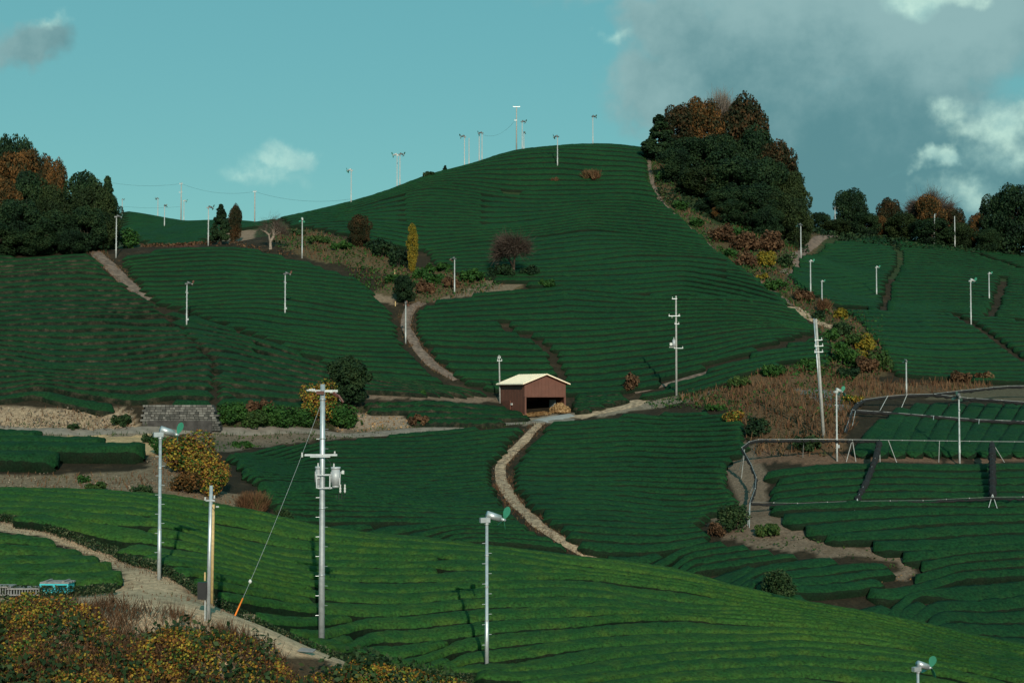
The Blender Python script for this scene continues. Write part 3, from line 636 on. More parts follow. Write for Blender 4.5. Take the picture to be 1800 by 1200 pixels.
LM = {
 'ev':   leafmat('leaf_evergreen', [(.005,.014,.008), (.010,.026,.012), (.016,.038,.014), (.030,.052,.018)], .25),
 'ev2':  leafmat('leaf_evergreen_olive', [(.010,.020,.008), (.020,.036,.012), (.036,.052,.016)], .25),
 'rust': leafmat('leaf_autumn_rust', [(.010,.018,.008), (.018,.024,.010), (.040,.028,.012), (.085,.040,.016)], .5, spread=.6),
 'orange': leafmat('leaf_autumn_orange', [(.014,.022,.009), (.040,.032,.012), (.11,.052,.016), (.18,.085,.026)], .4, spread=.6),
 'yel':  leafmat('leaf_autumn_yellow', [(.06,.075,.012), (.16,.13,.015), (.26,.17,.02)], .6, spread=.7),
 'vine': leafmat('leaf_vine_mixed', [(.010,.030,.009), (.028,.095,.018), (.11,.13,.022), (.32,.24,.032), (.17,.065,.018), (.045,.028,.016), (.30,.12,.022), (.36,.25,.035)], 1.1, spread=.62),
 'green': leafmat('leaf_bright_green', [(.012,.038,.010), (.022,.068,.014), (.040,.095,.018)], .6, spread=.6),
 'bush': leafmat('leaf_bush', [(.008,.022,.008), (.018,.042,.014), (.05,.075,.028)], .8, spread=.7),
 'brown': leafmat('leaf_dry_brown', [(.035,.022,.012), (.085,.045,.024), (.15,.085,.045)], .5, spread=.7),
 'dry':  leafmat('grass_dry', [(.035,.022,.012), (.095,.046,.024), (.155,.085,.045), (.05,.06,.022)], .35, spread=.6),
 'straw': leafmat('straw', [(.20,.11,.045), (.34,.20,.09), (.46,.31,.16)], .8, spread=.7),
 'weed': leafmat('weed_green', [(.016,.036,.010), (.030,.066,.016), (.060,.085,.022)], .5, spread=.6),
 'twig': leafmat('twig_brown', [(.055,.040,.032), (.085,.064,.052)], .5),
 'twigg': leafmat('twig_grey', [(.12,.10,.085), (.20,.165,.135)], .5),
}
BARK = plain('bark_brown', (.07, .05, .035), .9, var=.4, scale=6, bump=.03)
BARKP = plain('bark_pale', (.24, .19, .15), .9, var=.3, scale=6, bump=.03)
def limbs(mb, base, h, r0, nb, spread, seed, tmin=.35):
    r = random.Random(seed); top = Vector(base)+Vector((r.uniform(-.3, .3), r.uniform(-.3, .3), h))
    mb.tube([base, Vector(base).lerp(top, .5)+Vector((r.uniform(-.15, .15), r.uniform(-.15, .15), 0)), top], [r0, r0*.7, r0*.25], 7)
    for k in range(nb):
        t = r.uniform(tmin, .9); p = Vector(base).lerp(top, t); a = r.uniform(0, 6.28); ln = spread*(1.05-t*.5)*r.uniform(.7, 1.1)
        q = p+Vector((math.cos(a)*ln*.5, math.sin(a)*ln*.5, ln*.35)); e = p+Vector((math.cos(a)*ln, math.sin(a)*ln, ln*.75))
        mb.tube([p, q, e], [r0*.42*(1.1-t), r0*.28*(1.1-t), r0*.08], 5)
PROTO = {}
def proto(kind):
    if kind in PROTO: return PROTO[kind]
    sd_ = abs(hash_(kind)); r = np.random.default_rng(sd_); rr = random.Random(sd_); mb = MB(); parts = []
    base = kind.split('#')[0]
    def blobcrown(nl, z0, z1, rad, r0, r1, n, sz, mat, cone=False, low=0.0, flat=.9):
        lo = []
        for k in range(nl):
            t = (k+.5)/nl; z = z0+(z1-z0)*t
            if cone: R = rad*(1-t)**.75*1.0
            else: R = rad*math.sqrt(max(.24, 1-abs(2*t-1)**2.6))
            a = k*2.39996+rr.uniform(-.9, .9); q = math.sqrt(rr.uniform(.25, 1))*R*(.80 if cone else rr.uniform(.62, .98)); s_ = rr.uniform(r0 if t < .7 else (r0+r1)/2, r1)*(1 if not cone else (1.15-t*.75))
            lo.append((math.cos(a)*q, math.sin(a)*q, z, s_))
        P_, d = lobes_pts(lo, n, r, flat); V, Fq = leafquads(P_, sz, .2, 1.5, r, d)
        return mesh_np('crown', V, Fq, mat)
    if base in ('ev', 'ev2', 'rust', 'orange'):
        crown = blobcrown(46, 1.2, 9.2, 4.5, .6, 1.95, 17000, .26, LM[base], low=0.0)
        limbs(mb, (0, 0, -.5), 8.2, .32, 7, 3.6, sd_)
    elif base == 'dark_round':
        crown = blobcrown(40, 1.6, 9.1, 4.5, 1.1, 1.5, 12000, .34, LM['ev'], low=0)
        limbs(mb, (0, 0, -.5), 7.5, .3, 6, 3, sd_)
    elif base == 'cedar':
        crown = blobcrown(46, 1.5, 9.6, 3.4, .55, 1.25, 7000, .34, LM['ev'], cone=True, flat=.55)
        limbs(mb, (0, 0, -.5), 9.8, .26, 6, 1.6, sd_)
    elif base == 'column':
        crown = blobcrown(46, .9, 9.5, 1.55, .55, .8, 9000, .20, LM['yel'], low=0, flat=1.1)
        limbs(mb, (0, 0, -.5), 8.5, .16, 5, .7, sd_)
    elif base in ('bare', 'gnarly', 'twiggy'):
        # forking limbs that end in a haze of fine twigs
        tw = []; R0 = {'bare': .30, 'gnarly': .42, 'twiggy': .2}[base]
        def grow(p, d, ln, rad, lv):
            e = p+d*ln; m_ = p.lerp(e, .5)+Vector((rr.uniform(-1, 1), rr.uniform(-1, 1), rr.uniform(-.5, .5)))*ln*.08
            mb.tube([p, m_, e], [rad, rad*.8, rad*.62], 5 if lv < 3 else 3, caps=False)
            if lv >= (4 if base != 'gnarly' else 4): tw.append((e, d)); return
            for k in range(3 if lv < 3 else 3):
                a = rr.uniform(0, 6.28); s = {'bare': .85, 'gnarly': .95, 'twiggy': .45}[base]
                nd = (d+Vector((math.cos(a)*s, math.sin(a)*s, rr.uniform(-.12, .25)))).normalized()
                grow(e, nd, ln*rr.uniform(.62, .82), rad*.6, lv+1)
        grow(Vector((0, 0, -.4)), Vector((0, 0, 1)), {'bare': 1.7, 'gnarly': 1.4, 'twiggy': 2.6}[base], R0, 0)
        T0 = np.array([list(e) for e, d in tw]); k = 60 if base != 'gnarly' else 18; C = np.repeat(T0, k, 0)
        dirs = C-np.array([0, 0, 3.]); dirs /= np.linalg.norm(dirs, axis=1)[:, None]
        C = C+r.normal(0, .35, C.shape)
        ln = r.uniform(.5, 1.5, len(C)); t = dirs+r.normal(0, .45, C.shape); t /= np.linalg.norm(t, axis=1)[:, None]; t *= ln[:, None]
        s = r.normal(size=C.shape); s -= (s*t).sum(1)[:, None]*t/(ln**2)[:, None]; s /= np.linalg.norm(s, axis=1)[:, None]; s *= .022 if base != 'gnarly' else .014
        V = np.stack([C-s, C+s, C+t+s*.3, C+t-s*.3], 1).reshape(-1, 3)
        crown = mesh_np('crown', V, np.arange(len(V)).reshape(-1, 4), LM['twig' if base != 'twiggy' else 'twigg'])
    elif base == 'shrub':
        pass
    co = np.empty(len(crown.vertices)*3, np.float32); crown.vertices.foreach_get('co', co); co = co.reshape(-1, 3)
    PH[kind] = float(np.percentile(co[:, 2], 99.3)); PW[kind] = 2*float(np.percentile(np.hypot(co[:, 0], co[:, 1]), 96 if base in ('bare', 'gnarly', 'twiggy') else 98.5))
    trunk = mb.mesh('trunk', BARKP if base in ('gnarly', 'twiggy') else BARK, True)
    PROTO[kind] = (trunk, crown); return PROTO[kind]
def hash_(s):
    h = 5381
    for c in s: h = (h*33+ord(c)) & 0xffffff
    return h
PH = {}; PW = {}
def tree(kind, px, Y, top, wpx, name, label, cat='tree', group=None, rz=None, basepy=None):
    if basepy is not None: x, Y, z = at(px, basepy, (Y or 44)-25 if Y else 44, (Y or 420)+25 if Y else 420)
    else: x = (px-900)/F*Y; z = float(H(x, Y))
    h = max(1.0, Pz(top, Y)-z); wid = wpx/F*Y
    if basepy is None and kind[0] in 'ero' and wpx > 40 and px > 1000: wid = max(wid, h*.60)
    tr, cr = proto(kind); pw = PW[kind]
    o = empty(name, (x, Y, z-.1), random.uniform(0, 6.28) if rz is None else rz, (wid/pw, wid/pw, h/PH[kind]))
    tag(o, label, cat, group)
    register(o, link('trunk', tr, o)); register(o, link('crown', cr, o))
    return o
SHR = {}
def shrub(kind, px, py, wpx, hpx, label, name='shrub', group=None, Y=None, sz=None, cat='shrub', dens=1.0, twig=False):
    if Y is None: x, Y, z = at(px, py)
    else: x = (px-900)/F*Y; z = float(H(x, Y))
    wd, h = wpx/F*Y, hpx/F*Y; sz = sz or max(.10, (.0011 if kind == 'vine' else .0014)*Y)
    key = (kind, round(wd/h*2), round(sz*20), twig)
    if key not in SHR:
        r = np.random.default_rng(len(SHR)+11); rr = random.Random(len(SHR)+5); lo = []
        for k in range(16):
            a = rr.uniform(0, 6.28); q = math.sqrt(rr.random())*wd*.33; zz = h*rr.uniform(.25, .72)*(1-.35*(q/(wd*.5))**2)
            lo.append((math.cos(a)*q, math.sin(a)*q*.8, zz, min(wd, h)*rr.uniform(.17, .30)))
        n = int(min(14000, max(260, 2.6*(wd*wd*.8+wd*h*2)/(sz*sz)))*dens)
        P_, d = lobes_pts(lo, n, r); P_[:, 2] = np.maximum(P_[:, 2], .02)
        if twig: V, Fq = blades(P_*np.array([.8, .8, .45]), h*.6, sz*.35, .45, r)
        else: V, Fq = leafquads(P_, sz, .3, 1.5, r, d)
        mb = MB()
        for k in range(5):
            l = lo[k*3]; mb.tube([(l[0]*.2, l[1]*.2, -.1), (l[0]*.7, l[1]*.7, l[2]*.6), (l[0], l[1], l[2])], [.05, .035, .015], 5)
        SHR[key] = (mesh_np('foliage', V, Fq, LM[kind]), mb.mesh('stem', BARK), wd, h)
    fo, st, w0, h0 = SHR[key]
    o = empty(name, (x, Y, z-.05), random.uniform(-.5, .5), (wd/w0, wd/w0, h/h0)); tag(o, label, cat, group)
    register(o, link('stem', st, o)); register(o, link('foliage', fo, o)); return o
def scatter(name, poly, dens, kind, mode, h, wd, label, cat, lift=0.0, seed=0, top=False, hfun=None, lean=.3, cl=.4, elong=1.5):
    pp = polyplan(poly, top=top); xy = np.c_[(pp[:, 0]-900)/F*pp[:, 1], pp[:, 1]]; r = np.random.default_rng(100+seed)
    x0, y0 = xy.min(0); x1, y1 = xy.max(0); n = int((x1-x0)*(y1-y0)*dens)
    x = r.uniform(x0, x1, n); y = r.uniform(y0, y1, n)
    ok = inside(xy, x+1.2*vnoise(x, y, .5, 3), y+1.2*vnoise(x, y, .5, 4)) & (vnoise(x, y, cl, seed+1)+.5 > r.uniform(0, .75, n))
    x, y = x[ok], y[ok]; z = H(x, y)+lift
    if hfun is not None: z = z+hfun(x, y)
    C = np.c_[x, y, z]
    if mode == 'blade': V, Fq = blades(C, h, wd, lean, r)
    else:
        C[:, 2] += r.uniform(0, h, len(C)); V, Fq = leafquads(C, wd, .5, elong, r)
    return tag(link(name, mesh_np(name, V, Fq, LM[kind])), label, cat, kind='stuff')

# --- wooded knoll on the right of the hilltop
EVG = 'dark evergreen trees of the wooded knoll'
RC = [('cedar#1',1160,292,203,62,'pointed dark conifer at the left edge of the wooded knoll on the hilltop',None),
 ('rust#1',1196,296,186,74,'rust brown autumn tree at the top left of the wooded knoll',None),
 ('orange#1',1240,298,176,84,'orange brown autumn tree with bare stems near the top of the wooded knoll',None),
 ('twiggy#1',1262,302,158,92,'leafless pale twigged tree rising highest from the wooded knoll',None),
 ('rust#2',1308,298,176,86,'rust red autumn tree on the right shoulder of the wooded knoll',None),
 ('ev#1',1215,288,243,86,0,1),('ev#2',1266,285,238,104,0,1),('ev#3',1330,292,228,86,0,1),
 ('rust#1',1366,290,252,66,'dark tree with a rusty crown top on the right flank of the wooded knoll',None),
 ('ev#1',1188,280,262,66,0,1),('ev2#1',1240,274,292,92,0,1),('ev#3',1296,272,280,104,0,1),('ev#2',1352,276,282,92,0,1),
 ('ev2#2',1392,276,305,66,0,1),('ev#1',1325,264,325,92,0,1),('ev2#1',1378,264,340,84,0,1),('ev#2',1264,266,335,86,0,1),
 ('ev#3',1214,274,318,60,0,1),('ev2#2',1408,268,352,48,0,1),('ev#2',1290,262,352,70,0,1),('ev#1',1352,258,365,60,0,1),
 ('orange#1',1268,262,362,34,'small orange leaved tree low in the front of the wooded knoll',None)]
for k, px, Y, tp, wd, lb, g in RC:
    tree(k, px, Y, tp, wd, 'autumn_tree' if k[0] in 'ro' else 'bare_tree' if k[0] == 't' else 'conifer' if k[0] == 'c' else 'evergreen_tree', lb or 'dark evergreen tree crowded among others on the wooded knoll', group=EVG if g else None)
LG = 'dark evergreen trees of the left wood'
LC = [('ev#2',-40,250,240,100,0),('ev#1',8,252,243,70,0),('ev#3',40,254,250,54,0),
 ('orange#1',22,243,268,96,'large orange autumn tree near the top of the wood at the left edge'),
 ('rust#2',62,246,272,60,'rust coloured autumn tree just right of the large orange one in the left wood'),
 ('orange#2',92,240,282,54,'bright orange tree on the right shoulder of the left wood'),
 ('ev#3',45,237,304,74,0),('orange#2',2,231,318,66,'orange tree low at the left edge of the picture'),('ev2#2',92,234,330,66,0),
 ('ev#1',25,228,352,90,0),('ev#2',92,228,372,84,0),('ev#3',145,240,306,80,0),('ev2#1',162,232,324,74,0),
 ('cedar#2',186,238,312,48,'thin topped conifer at the right end of the left wood'),('ev#1',150,228,365,76,0),('ev2#2',184,230,372,50,0),
 ('ev#2',-10,224,392,96,0),('ev#3',60,225,398,80,0),('ev#1',125,226,405,60,0),('ev#2',196,236,345,34,0)]
for k, px, Y, tp, wd, lb in LC:
    tree(k, px, Y, tp, wd, 'autumn_tree' if k[0] in 'ro' else 'conifer' if k[0] == 'c' else 'evergreen_tree', lb or 'dark evergreen tree crowded in the wood at the left edge', group=None if lb else LG)
RR = [('ev#3',1497,306,334,62,'evergreen_tree','rounded dark evergreen standing alone on the right skyline'),
 ('ev#1',1522,300,374,56,'evergreen_tree','low dark evergreen right of the rounded skyline tree'),
 ('orange#2',1545,302,380,40,'autumn_tree','small orange brown tree on the skyline between the dark evergreens'),
 ('rust#1',1566,305,350,46,'autumn_tree','olive and brown tree with a spreading top on the right skyline'),
 ('ev2#1',1592,298,374,66,'evergreen_tree','dark olive tree below the leafless one on the right skyline'),
 ('bare#1',1640,300,330,86,'bare_tree','half leafless brown tree with a wide twiggy top on the right skyline'),
 ('orange#1',1636,297,345,62,'autumn_tree','autumn tree with sparse tan leaves under the wide twiggy top'),
 ('rust#2',1676,298,366,56,'autumn_tree','reddish brown tree on the right skyline behind the pole'),
 ('ev#2',1640,293,384,90,'evergreen_tree','dark low evergreen in front of the autumn trees on the right skyline'),
 ('ev2#2',1688,292,392,56,'evergreen_tree','dark evergreen scrub tree left of the yellow tree'),
 ('orange#2',1722,294,376,46,'autumn_tree','yellow orange tree beside the big dark evergreen at the right edge'),
 ('ev#1',1752,292,345,62,'evergreen_tree','dark evergreen forming the left part of the clump at the right edge'),
 ('ev#3',1785,290,328,88,'evergreen_tree','tallest dark evergreen at the right edge'),
 ('ev#2',1822,288,336,70,'evergreen_tree','dark evergreen cut off by the right edge'),
 ('ev#1',1740,288,402,50,'evergreen_tree','low dark evergreen at the foot of the clump at the right edge'),
 ('ev#2',1440,298,374,50,'evergreen_tree','low dark evergreen between the wooded knoll and the skyline pole'),
 ('ev2#1',1470,296,386,60,'evergreen_tree','low olive green tree below the rounded skyline tree')]
for k, px, Y, tp, wd, nm, lb in RR: tree(k, px, Y, tp, wd, nm, lb)
# --- single trees
tree('rust#3', 632, None, 378, 44, 'autumn_tree', 'small reddish brown autumn tree at the left foot of the big hill', basepy=434)
tree('column#1', 725, None, 394, 21, 'columnar_tree', 'narrow columnar yellow green tree in the middle of the slope', basepy=480, rz=.3)
tree('bare#2', 903, None, 408, 96, 'bare_tree', 'round leafless brown tree on the bank in the middle of the slope', basepy=490)
tree('dark_round#1', 612, None, 626, 80, 'evergreen_tree', 'round very dark evergreen beside the big utility pole', basepy=714)
tree('dark_round#2', 711, None, 484, 42, 'evergreen_tree', 'small round dark evergreen at the top of the upper path', basepy=532)
tree('cedar#3', 388, None, 360, 42, 'conifer', 'dark green conifer on the saddle left of the bare gnarled tree', basepy=430)
tree('rust#2', 412, 244, 361, 27, 'autumn_tree', 'slim reddish autumn tree touching the dark conifer on the saddle')
tree('gnarly#1', 475, None, 376, 66, 'bare_tree', 'gnarled leafless tree with pale spreading limbs on the saddle', basepy=438)
tree('cedar#1', 782, 293, 290, 12, 'conifer', 'tiny conifer on the left skyline of the big hill')
# --- shrubs
for a in [
 ('green',226,436,42,38,'light green bush below the pole at the edge of the left wood'),
 ('ev',672,452,46,38,'dark green bush right of the small reddish autumn tree'),
 ('ev',700,470,38,44,'dark green bush touching the columnar tree on its left'),
 ('ev',655,440,30,22,'small dark bush between the reddish tree and the dark bushes'),
 ('green',740,490,36,26,'bright green bush at the right foot of the columnar tree'),
 ('green',765,500,46,24,'bright green low bush left of the pole in the middle bank'),
 ('green',830,495,60,26,'bright green low bush right of the pole in the middle bank'),
 ('green',770,478,60,18,'flat bright green bush along the top of the middle bank'),
 ('brown',745,515,46,26,'rust brown bush on the middle bank above the path'),
 ('brown',790,505,40,22,'small rust brown bush at the foot of the pole in the middle bank'),
 ('ev',880,490,60,30,'dark bush under the left side of the round leafless tree'),
 ('ev',930,488,44,26,'dark bush under the right side of the round leafless tree'),
 ('bush',755,313,28,14,'small brownish bush on the left skyline of the big hill'),
 ('brown',1110,690,32,40,'speckled reddish bush beside the narrow path right of the shed'),
 ('ev',1333,766,40,42,'round very dark bush at the left foot of the reddish grass bank'),
 ('bush',1290,934,62,58,'glossy leafed bush on the dirt bank left of the shade frame'),
 ('brown',1262,942,44,28,'dry brown bush at the left end of the dirt bank'),
 ('weed',1350,942,66,26,'yellow green weedy mound on the dirt bank'),
 ('bush',1368,1052,76,54,'wide dark green bush on the crest of the bright field'),
 ('bush',250,872,50,24,'small dark bush on the left half of the dry bank, by the frost fan pole'),
 ('weed',170,866,44,26,'olive weed bush in the middle of the dry bank'),
 ('green',148,848,28,16,'little bright green bush in the middle of the dry bank'),
 ('bush',25,872,56,20,'low dark bush at the left end of the dry bank'),
 ('bush',498,918,44,26,'small leafy bush on the crest right of the dry grass clump'),
 ('green',405,745,70,44,'dark green vine covered bush right of the stone wall'),
 ('weed',450,752,70,34,'yellow green bush along the upper road'),
 ('green',490,752,56,60,'green vine covered bush above the upper road'),
 ('brown',455,722,70,24,'dry brown bush at the top of the bank above the upper road'),
 ('vine',560,740,64,84,'tall vine covered bush with yellow leaves behind the big utility pole'),
 ('green',600,752,62,62,'green bush below the round very dark evergreen'),
 ('green',530,750,50,48,'green bush left of the yellow leaved vine bush'),
 ('vine',330,830,90,84,'tall orange and yellow vine covered bush right of the nearest frost fan'),
 ('vine',368,868,78,86,'orange vine covered bush forming the right part of the autumn thicket'),
 ('orange',325,866,60,44,'low rust orange bush at the foot of the autumn thicket'),
 ('green',285,800,50,46,'green bush at the left of the autumn thicket'),
 ('bush',262,778,30,20,'small dark bush at the road edge above the sandy slope'),
 ('vine',165,784,60,18,'yellow green creeper on the sandy slope'),
 ('bush',215,748,44,24,'green bush between the earth bank and the stone wall'),
 ('bush',130,754,26,12,'tiny green bush at the foot of the earth bank'),
 ('green',425,786,60,12,'low green creeper under the upper road'),
 ('yel',1345,470,44,36,'yellow green bush in the brown gully'),
 ('brown',1270,425,60,34,'reddish brown bush at the top of the brown gully'),
 ('brown',1310,440,64,38,'brown bush in the middle of the brown gully under the wooded knoll'),
 ('brown',1350,440,66,40,'large brown bush at the foot of the wooded knoll'),
 ('brown',1310,470,50,30,'low brown bush beside the path on the ridge'),
 ('bush',1380,470,30,30,'olive bush at the bottom end of the path to the skyline'),
 ('yel',1340,492,30,14,'small yellow bush by the path on the ridge'),
 ('green',1365,510,54,22,'bright green bush along the ridge path'),
 ('brown',1410,528,50,24,'brown bush on the ridge below the two pale fans'),
 ('ev',1440,562,34,20,'dark green bush above the end of the ridge path'),
 ('yel',1478,560,30,22,'small yellow bush at the top of the bushy spur'),
 ('bush',1480,590,50,28,'olive bush at the top of the bushy spur'),
 ('yel',1520,618,36,40,'bright yellow bush on the right edge of the bushy spur'),
 ('weed',1545,650,46,40,'yellow green bush at the lower right of the bushy spur'),
 ('green',1500,645,40,40,'bright green bush in the middle of the bushy spur'),
 ('green',1478,640,34,56,'dark green bush at the left edge of the bushy spur'),
 ('brown',1525,655,60,34,'brown bush at the foot of the bushy spur'),
 ('ev',1490,665,50,24,'dark low bush at the foot of the bushy spur'),
 ('vine',1500,712,44,22,'yellow leaved bush at the corner of the rear shade frame'),
 ('bush',1420,790,60,30,'dark bush under the back rail of the front shade frame'),
 ('brown',1690,672,50,24,'dry brown bush behind the rear shade frame'),
 ('dry',1730,672,40,22,'pale dry bush behind the rear shade frame at right'),
 ('green',1165,318,26,20,'bright green bush at the upper end of the ridge path'),
 ('green',1195,368,34,20,'bright green bush left of the gully top'),
 ('green',1225,398,34,20,'green bush between the ridge path and the reddish bush'),
 ('green',1285,452,40,18,'flat green bush along the middle of the ridge path'),
 ('green',1300,420,40,26,'green bush among the brown ones under the wooded knoll'),
 ('green',1360,660,70,24,'green bush on the upper edge of the dry grass bank'),
 ('weed',1300,680,60,22,'olive bush on the upper edge of the dry grass bank, left of the green one'),
 ('green',1420,650,54,26,'green bush below the last rows, left of the bushy spur'),
 ('vine',1290,745,46,30,'yellowish bush at the left edge of the dry grass bank'),
 ('green',1255,722,50,14,'low bright green bush by the concrete road'),
 ('weed',1500,610,44,30,'olive green bush in the upper middle of the bushy spur'),
 ('yel',1510,640,36,30,'yellow bush low in the middle of the bushy spur'),
 ('green',1460,600,36,26,'green bush at the upper left of the bushy spur'),
 ('weed',560,428,60,16,'olive bush on the bank right of the gnarled tree'),
 ('green',600,440,50,18,'green bush left of the small reddish autumn tree'),
 ('bush',520,414,40,14,'low olive bush just right of the gnarled tree'),
 ('green',690,498,40,20,'green bush on the left part of the middle bank'),
 ('green',960,505,50,18,'green bush at the right end of the middle bank'),
 ('green',740,697,22,14,'little green bush on the earth strip left of the shed'),
 ('brown',735,748,46,22,'dark brown bush at the roadside left of the shed'),
 ]:
    shrub(*a)
for a in [('dry',442,906,76,46,'clump of tall dry pampas grass on the crest behind the bright field'),('dry',1042,318,58,22,'pale pampas grass clump near the top of the big hill'),('dry',1446,548,40,26,'pale dry grass clump at the foot of the right fan pole'),('dry',975,322,22,12,'small pale grass clump left of the pampas near the hilltop'), ('dry',1400,888,14,14,'dry grass tuft at the rail')][:4]:
    shrub(*a[:5], a[5], name='pampas_grass', cat='grass clump', twig=True, dens=1.3)

# --- ground cover
scatter('dry_grass', [(1180,700),(1250,690),(1330,655),(1430,645),(1560,672),(1740,674),(1740,684),(1640,690),(1520,700),(1490,762),(1480,802),(1330,802),(1290,728)], 7, 'dry', 'blade', .75, .13, 'reddish brown dry grass covering the bank under the leaning poles', 'dry grass', seed=1)
scatter('dry_grass', [(1140,275),(1185,300),(1200,360),(1260,395),(1400,405),(1400,470),(1380,490),(1450,540),(1550,560),(1570,655),(1500,672),(1455,640),(1440,575),(1380,534),(1320,490),(1260,440),(1205,385),(1155,340)], 2.2, 'dry', 'blade', .7, .16, 'brown dry grass filling the gully and spur below the wooded knoll', 'dry grass', seed=2)
scatter('weeds', [(1140,275),(1185,300),(1200,360),(1260,395),(1400,405),(1400,470),(1380,490),(1450,540),(1550,560),(1570,655),(1500,672),(1330,655),(1455,640),(1440,575),(1380,534),(1320,490),(1260,440),(1205,385),(1155,340)], 5.0, 'green', 'leaf', .7, .30, 'low green weeds along the ridge path and on the bushy spur', 'weeds', seed=3)
scatter('weeds', [(480,405),(560,410),(640,432),(720,470),(860,478),(900,500),(860,515),(740,535),(700,520),(640,516),(600,470),(480,435)], 5.0, 'green', 'leaf', .6, .28, 'green weeds over the bank in the middle of the slope', 'weeds', seed=4)
scatter('dry_grass', [(480,402),(560,408),(640,430),(720,470),(860,478),(900,500),(860,515),(740,535),(700,520),(600,470),(480,435)], 3.0, 'dry', 'blade', .6, .16, 'brown dry grass over the bank in the middle of the slope', 'dry grass', seed=5)
scatter('dry_grass', [(-150,835),(262,828),(262,800),(300,800),(340,850),(430,880),(470,905),(300,872),(-150,866)], 5, 'dry', 'blade', .28, .10, 'short dry grass on the bank below the terraced hedges', 'dry grass', seed=6)
scatter('weeds', [(375,714),(500,712),(640,715),(640,752),(380,752)], 6, 'weed', 'leaf', .5, .24, 'green creepers over the bank above the upper road', 'weeds', seed=7)
scatter('weeds', [(1130,704),(1250,698),(1300,705),(1330,740),(1320,760),(1290,724),(1150,716)], 8, 'green', 'leaf', .35, .22, 'bright green weeds beside the concrete road right of the shed', 'weeds', seed=8)
scatter('weeds', [(1240,905),(1290,930),(1400,940),(1480,955),(1600,985),(1600,1010),(1440,975),(1330,962),(1255,940)], 4, 'weed', 'leaf', .25, .16, 'sparse weeds on the dirt bank between the right fields', 'weeds', seed=9)
scatter('weeds', [(340,762),(560,764),(700,760),(600,772),(480,784),(390,797),(340,790)], 5, 'weed', 'leaf', .2, .2, 'thin weeds on the bank below the upper road', 'weeds', seed=10)
scatter('weeds', [(250,428),(350,428),(400,425),(480,440),(540,455),(500,452),(400,432),(250,437)], 4, 'brown', 'leaf', .5, .26, 'reddish undergrowth along the top edge of the left field', 'weeds', seed=11)
scatter('gravel', [(600,722),(712,730),(750,745),(700,756),(590,762)], 10, 'straw', 'leaf', .12, .22, 'loose pale stones on the embankment left of the shed', 'gravel', seed=12, elong=1.1)
scatter('gravel', [(1400,1046),(1585,1003),(1610,1010),(1590,1020),(1400,1058)], 12, 'straw', 'leaf', .08, .14, 'pale stones edging the dirt bank', 'gravel', seed=13, elong=1.1)
scatter('dry_grass', [(-60,1000),(218,1026),(240,1000),(300,1005),(350,1040),(470,1098),(560,1140),(560,'Y',60),(300,'Y',57),(-60,'Y',59)], 3, 'dry', 'blade', .14, .05, 'thin trampled grass on the dirt track in front', 'dry grass', seed=14)
scatter('weeds', [(1140,705),(1200,695),(1260,695),(1330,655),(1330,662),(1270,700)], 6, 'weed', 'leaf', .4, .2, 'weeds on the verge below the right rows', 'weeds', seed=15)
for q_, lb in (([(1425,'Y',283),(1950,'Y',279),(1950,'Y',303),(1425,'Y',312)], 'dark undergrowth below the trees of the right skyline, partly standing in for tree shade'),  # real scrub at the left end; elsewhere dark leaves stand in for tree shade
  ([(1150,'Y',268),(1240,'Y',262),(1330,'Y',256),(1420,'Y',262),(1420,'Y',300),(1160,'Y',300)], 'dark undergrowth inside the wooded knoll'),
  ([(-100,'Y',224),(190,'Y',226),(205,'Y',250),(-100,'Y',256)], 'dark undergrowth inside the wood at the left edge')):
    scatter('undergrowth', q_, 6, 'ev', 'leaf', 1.2, .40, lb, 'undergrowth', seed=40)
def verge(line, off, spread, dens, kind, h, wd, label, seed, mode='blade', name='verge_grass'):
    P2 = np.array([pt(e) for e in line]); seg = np.hypot(*np.diff(P2, axis=0).T); r = np.random.default_rng(seed); C = []
    for k in range(len(seg)):
        d = (P2[k+1]-P2[k])/seg[k]; nn = np.array([-d[1], d[0]]); n = int(seg[k]*dens)
        q = P2[k]+(P2[k+1]-P2[k])*r.random(n)[:, None]+nn*((r.integers(0, 2, n)*2-1)*(off+r.normal(0, spread, n)))[:, None]
        C.append(q[vnoise(q[:, 0], q[:, 1], .7, seed)+.5 > r.uniform(.1, .8, n)])
    q = np.concatenate(C); C = np.c_[q, H(q[:, 0], q[:, 1])+.03]
    V, Fq = blades(C, h, wd, .4, r) if mode == 'blade' else leafquads(C+np.array([0, 0, .05]), wd, .8, 1.2, r)
    tag(link(name, mesh_np(name, V, Fq, LM[kind])), label, 'grass', kind='stuff')
LM['stone'] = leafmat('loose_stone', [(.10,.085,.07), (.20,.16,.12), (.34,.27,.20)], 1.5, .9, spread=.8)
_p1 = [(950,744),(920,775),(893,800),(880,818),(882,845),(905,885),(950,926),(1005,962),(1062,992)]
_p2 = [(805,668),(765,645),(735,614),(714,578),(713,556),(722,540),(742,532)]
_p3 = [(160,440),(180,456),(205,480),(235,508),(264,528)]
_p4 = [(0,912),(100,938),(200,968),(283,1000),(360,1040),(450,1085),(560,1140),(700,1180)]
_p5 = [(1140,278),(1146,320),(1160,352),(1200,390),(1255,440),(1330,490),(1395,538)]
verge(_p1, .75, .28, 60, 'dry', .22, .05, 'dry grass and twigs along both edges of the winding path', 51)
verge(_p1, .3, .3, 30, 'stone', .1, .09, 'small stones on the winding path', 52, 'leaf', 'gravel')
verge(_p2, .8, .3, 50, 'dry', .25, .07, 'dry grass along both edges of the upper path', 53)
verge(_p3, 1.0, .35, 50, 'dry', .25, .08, 'dry grass along the path by the left wood', 54)
verge(_p4, 1.0, .7, 120, 'dry', .12, .03, 'short dry grass along the edges of the track in front', 55)
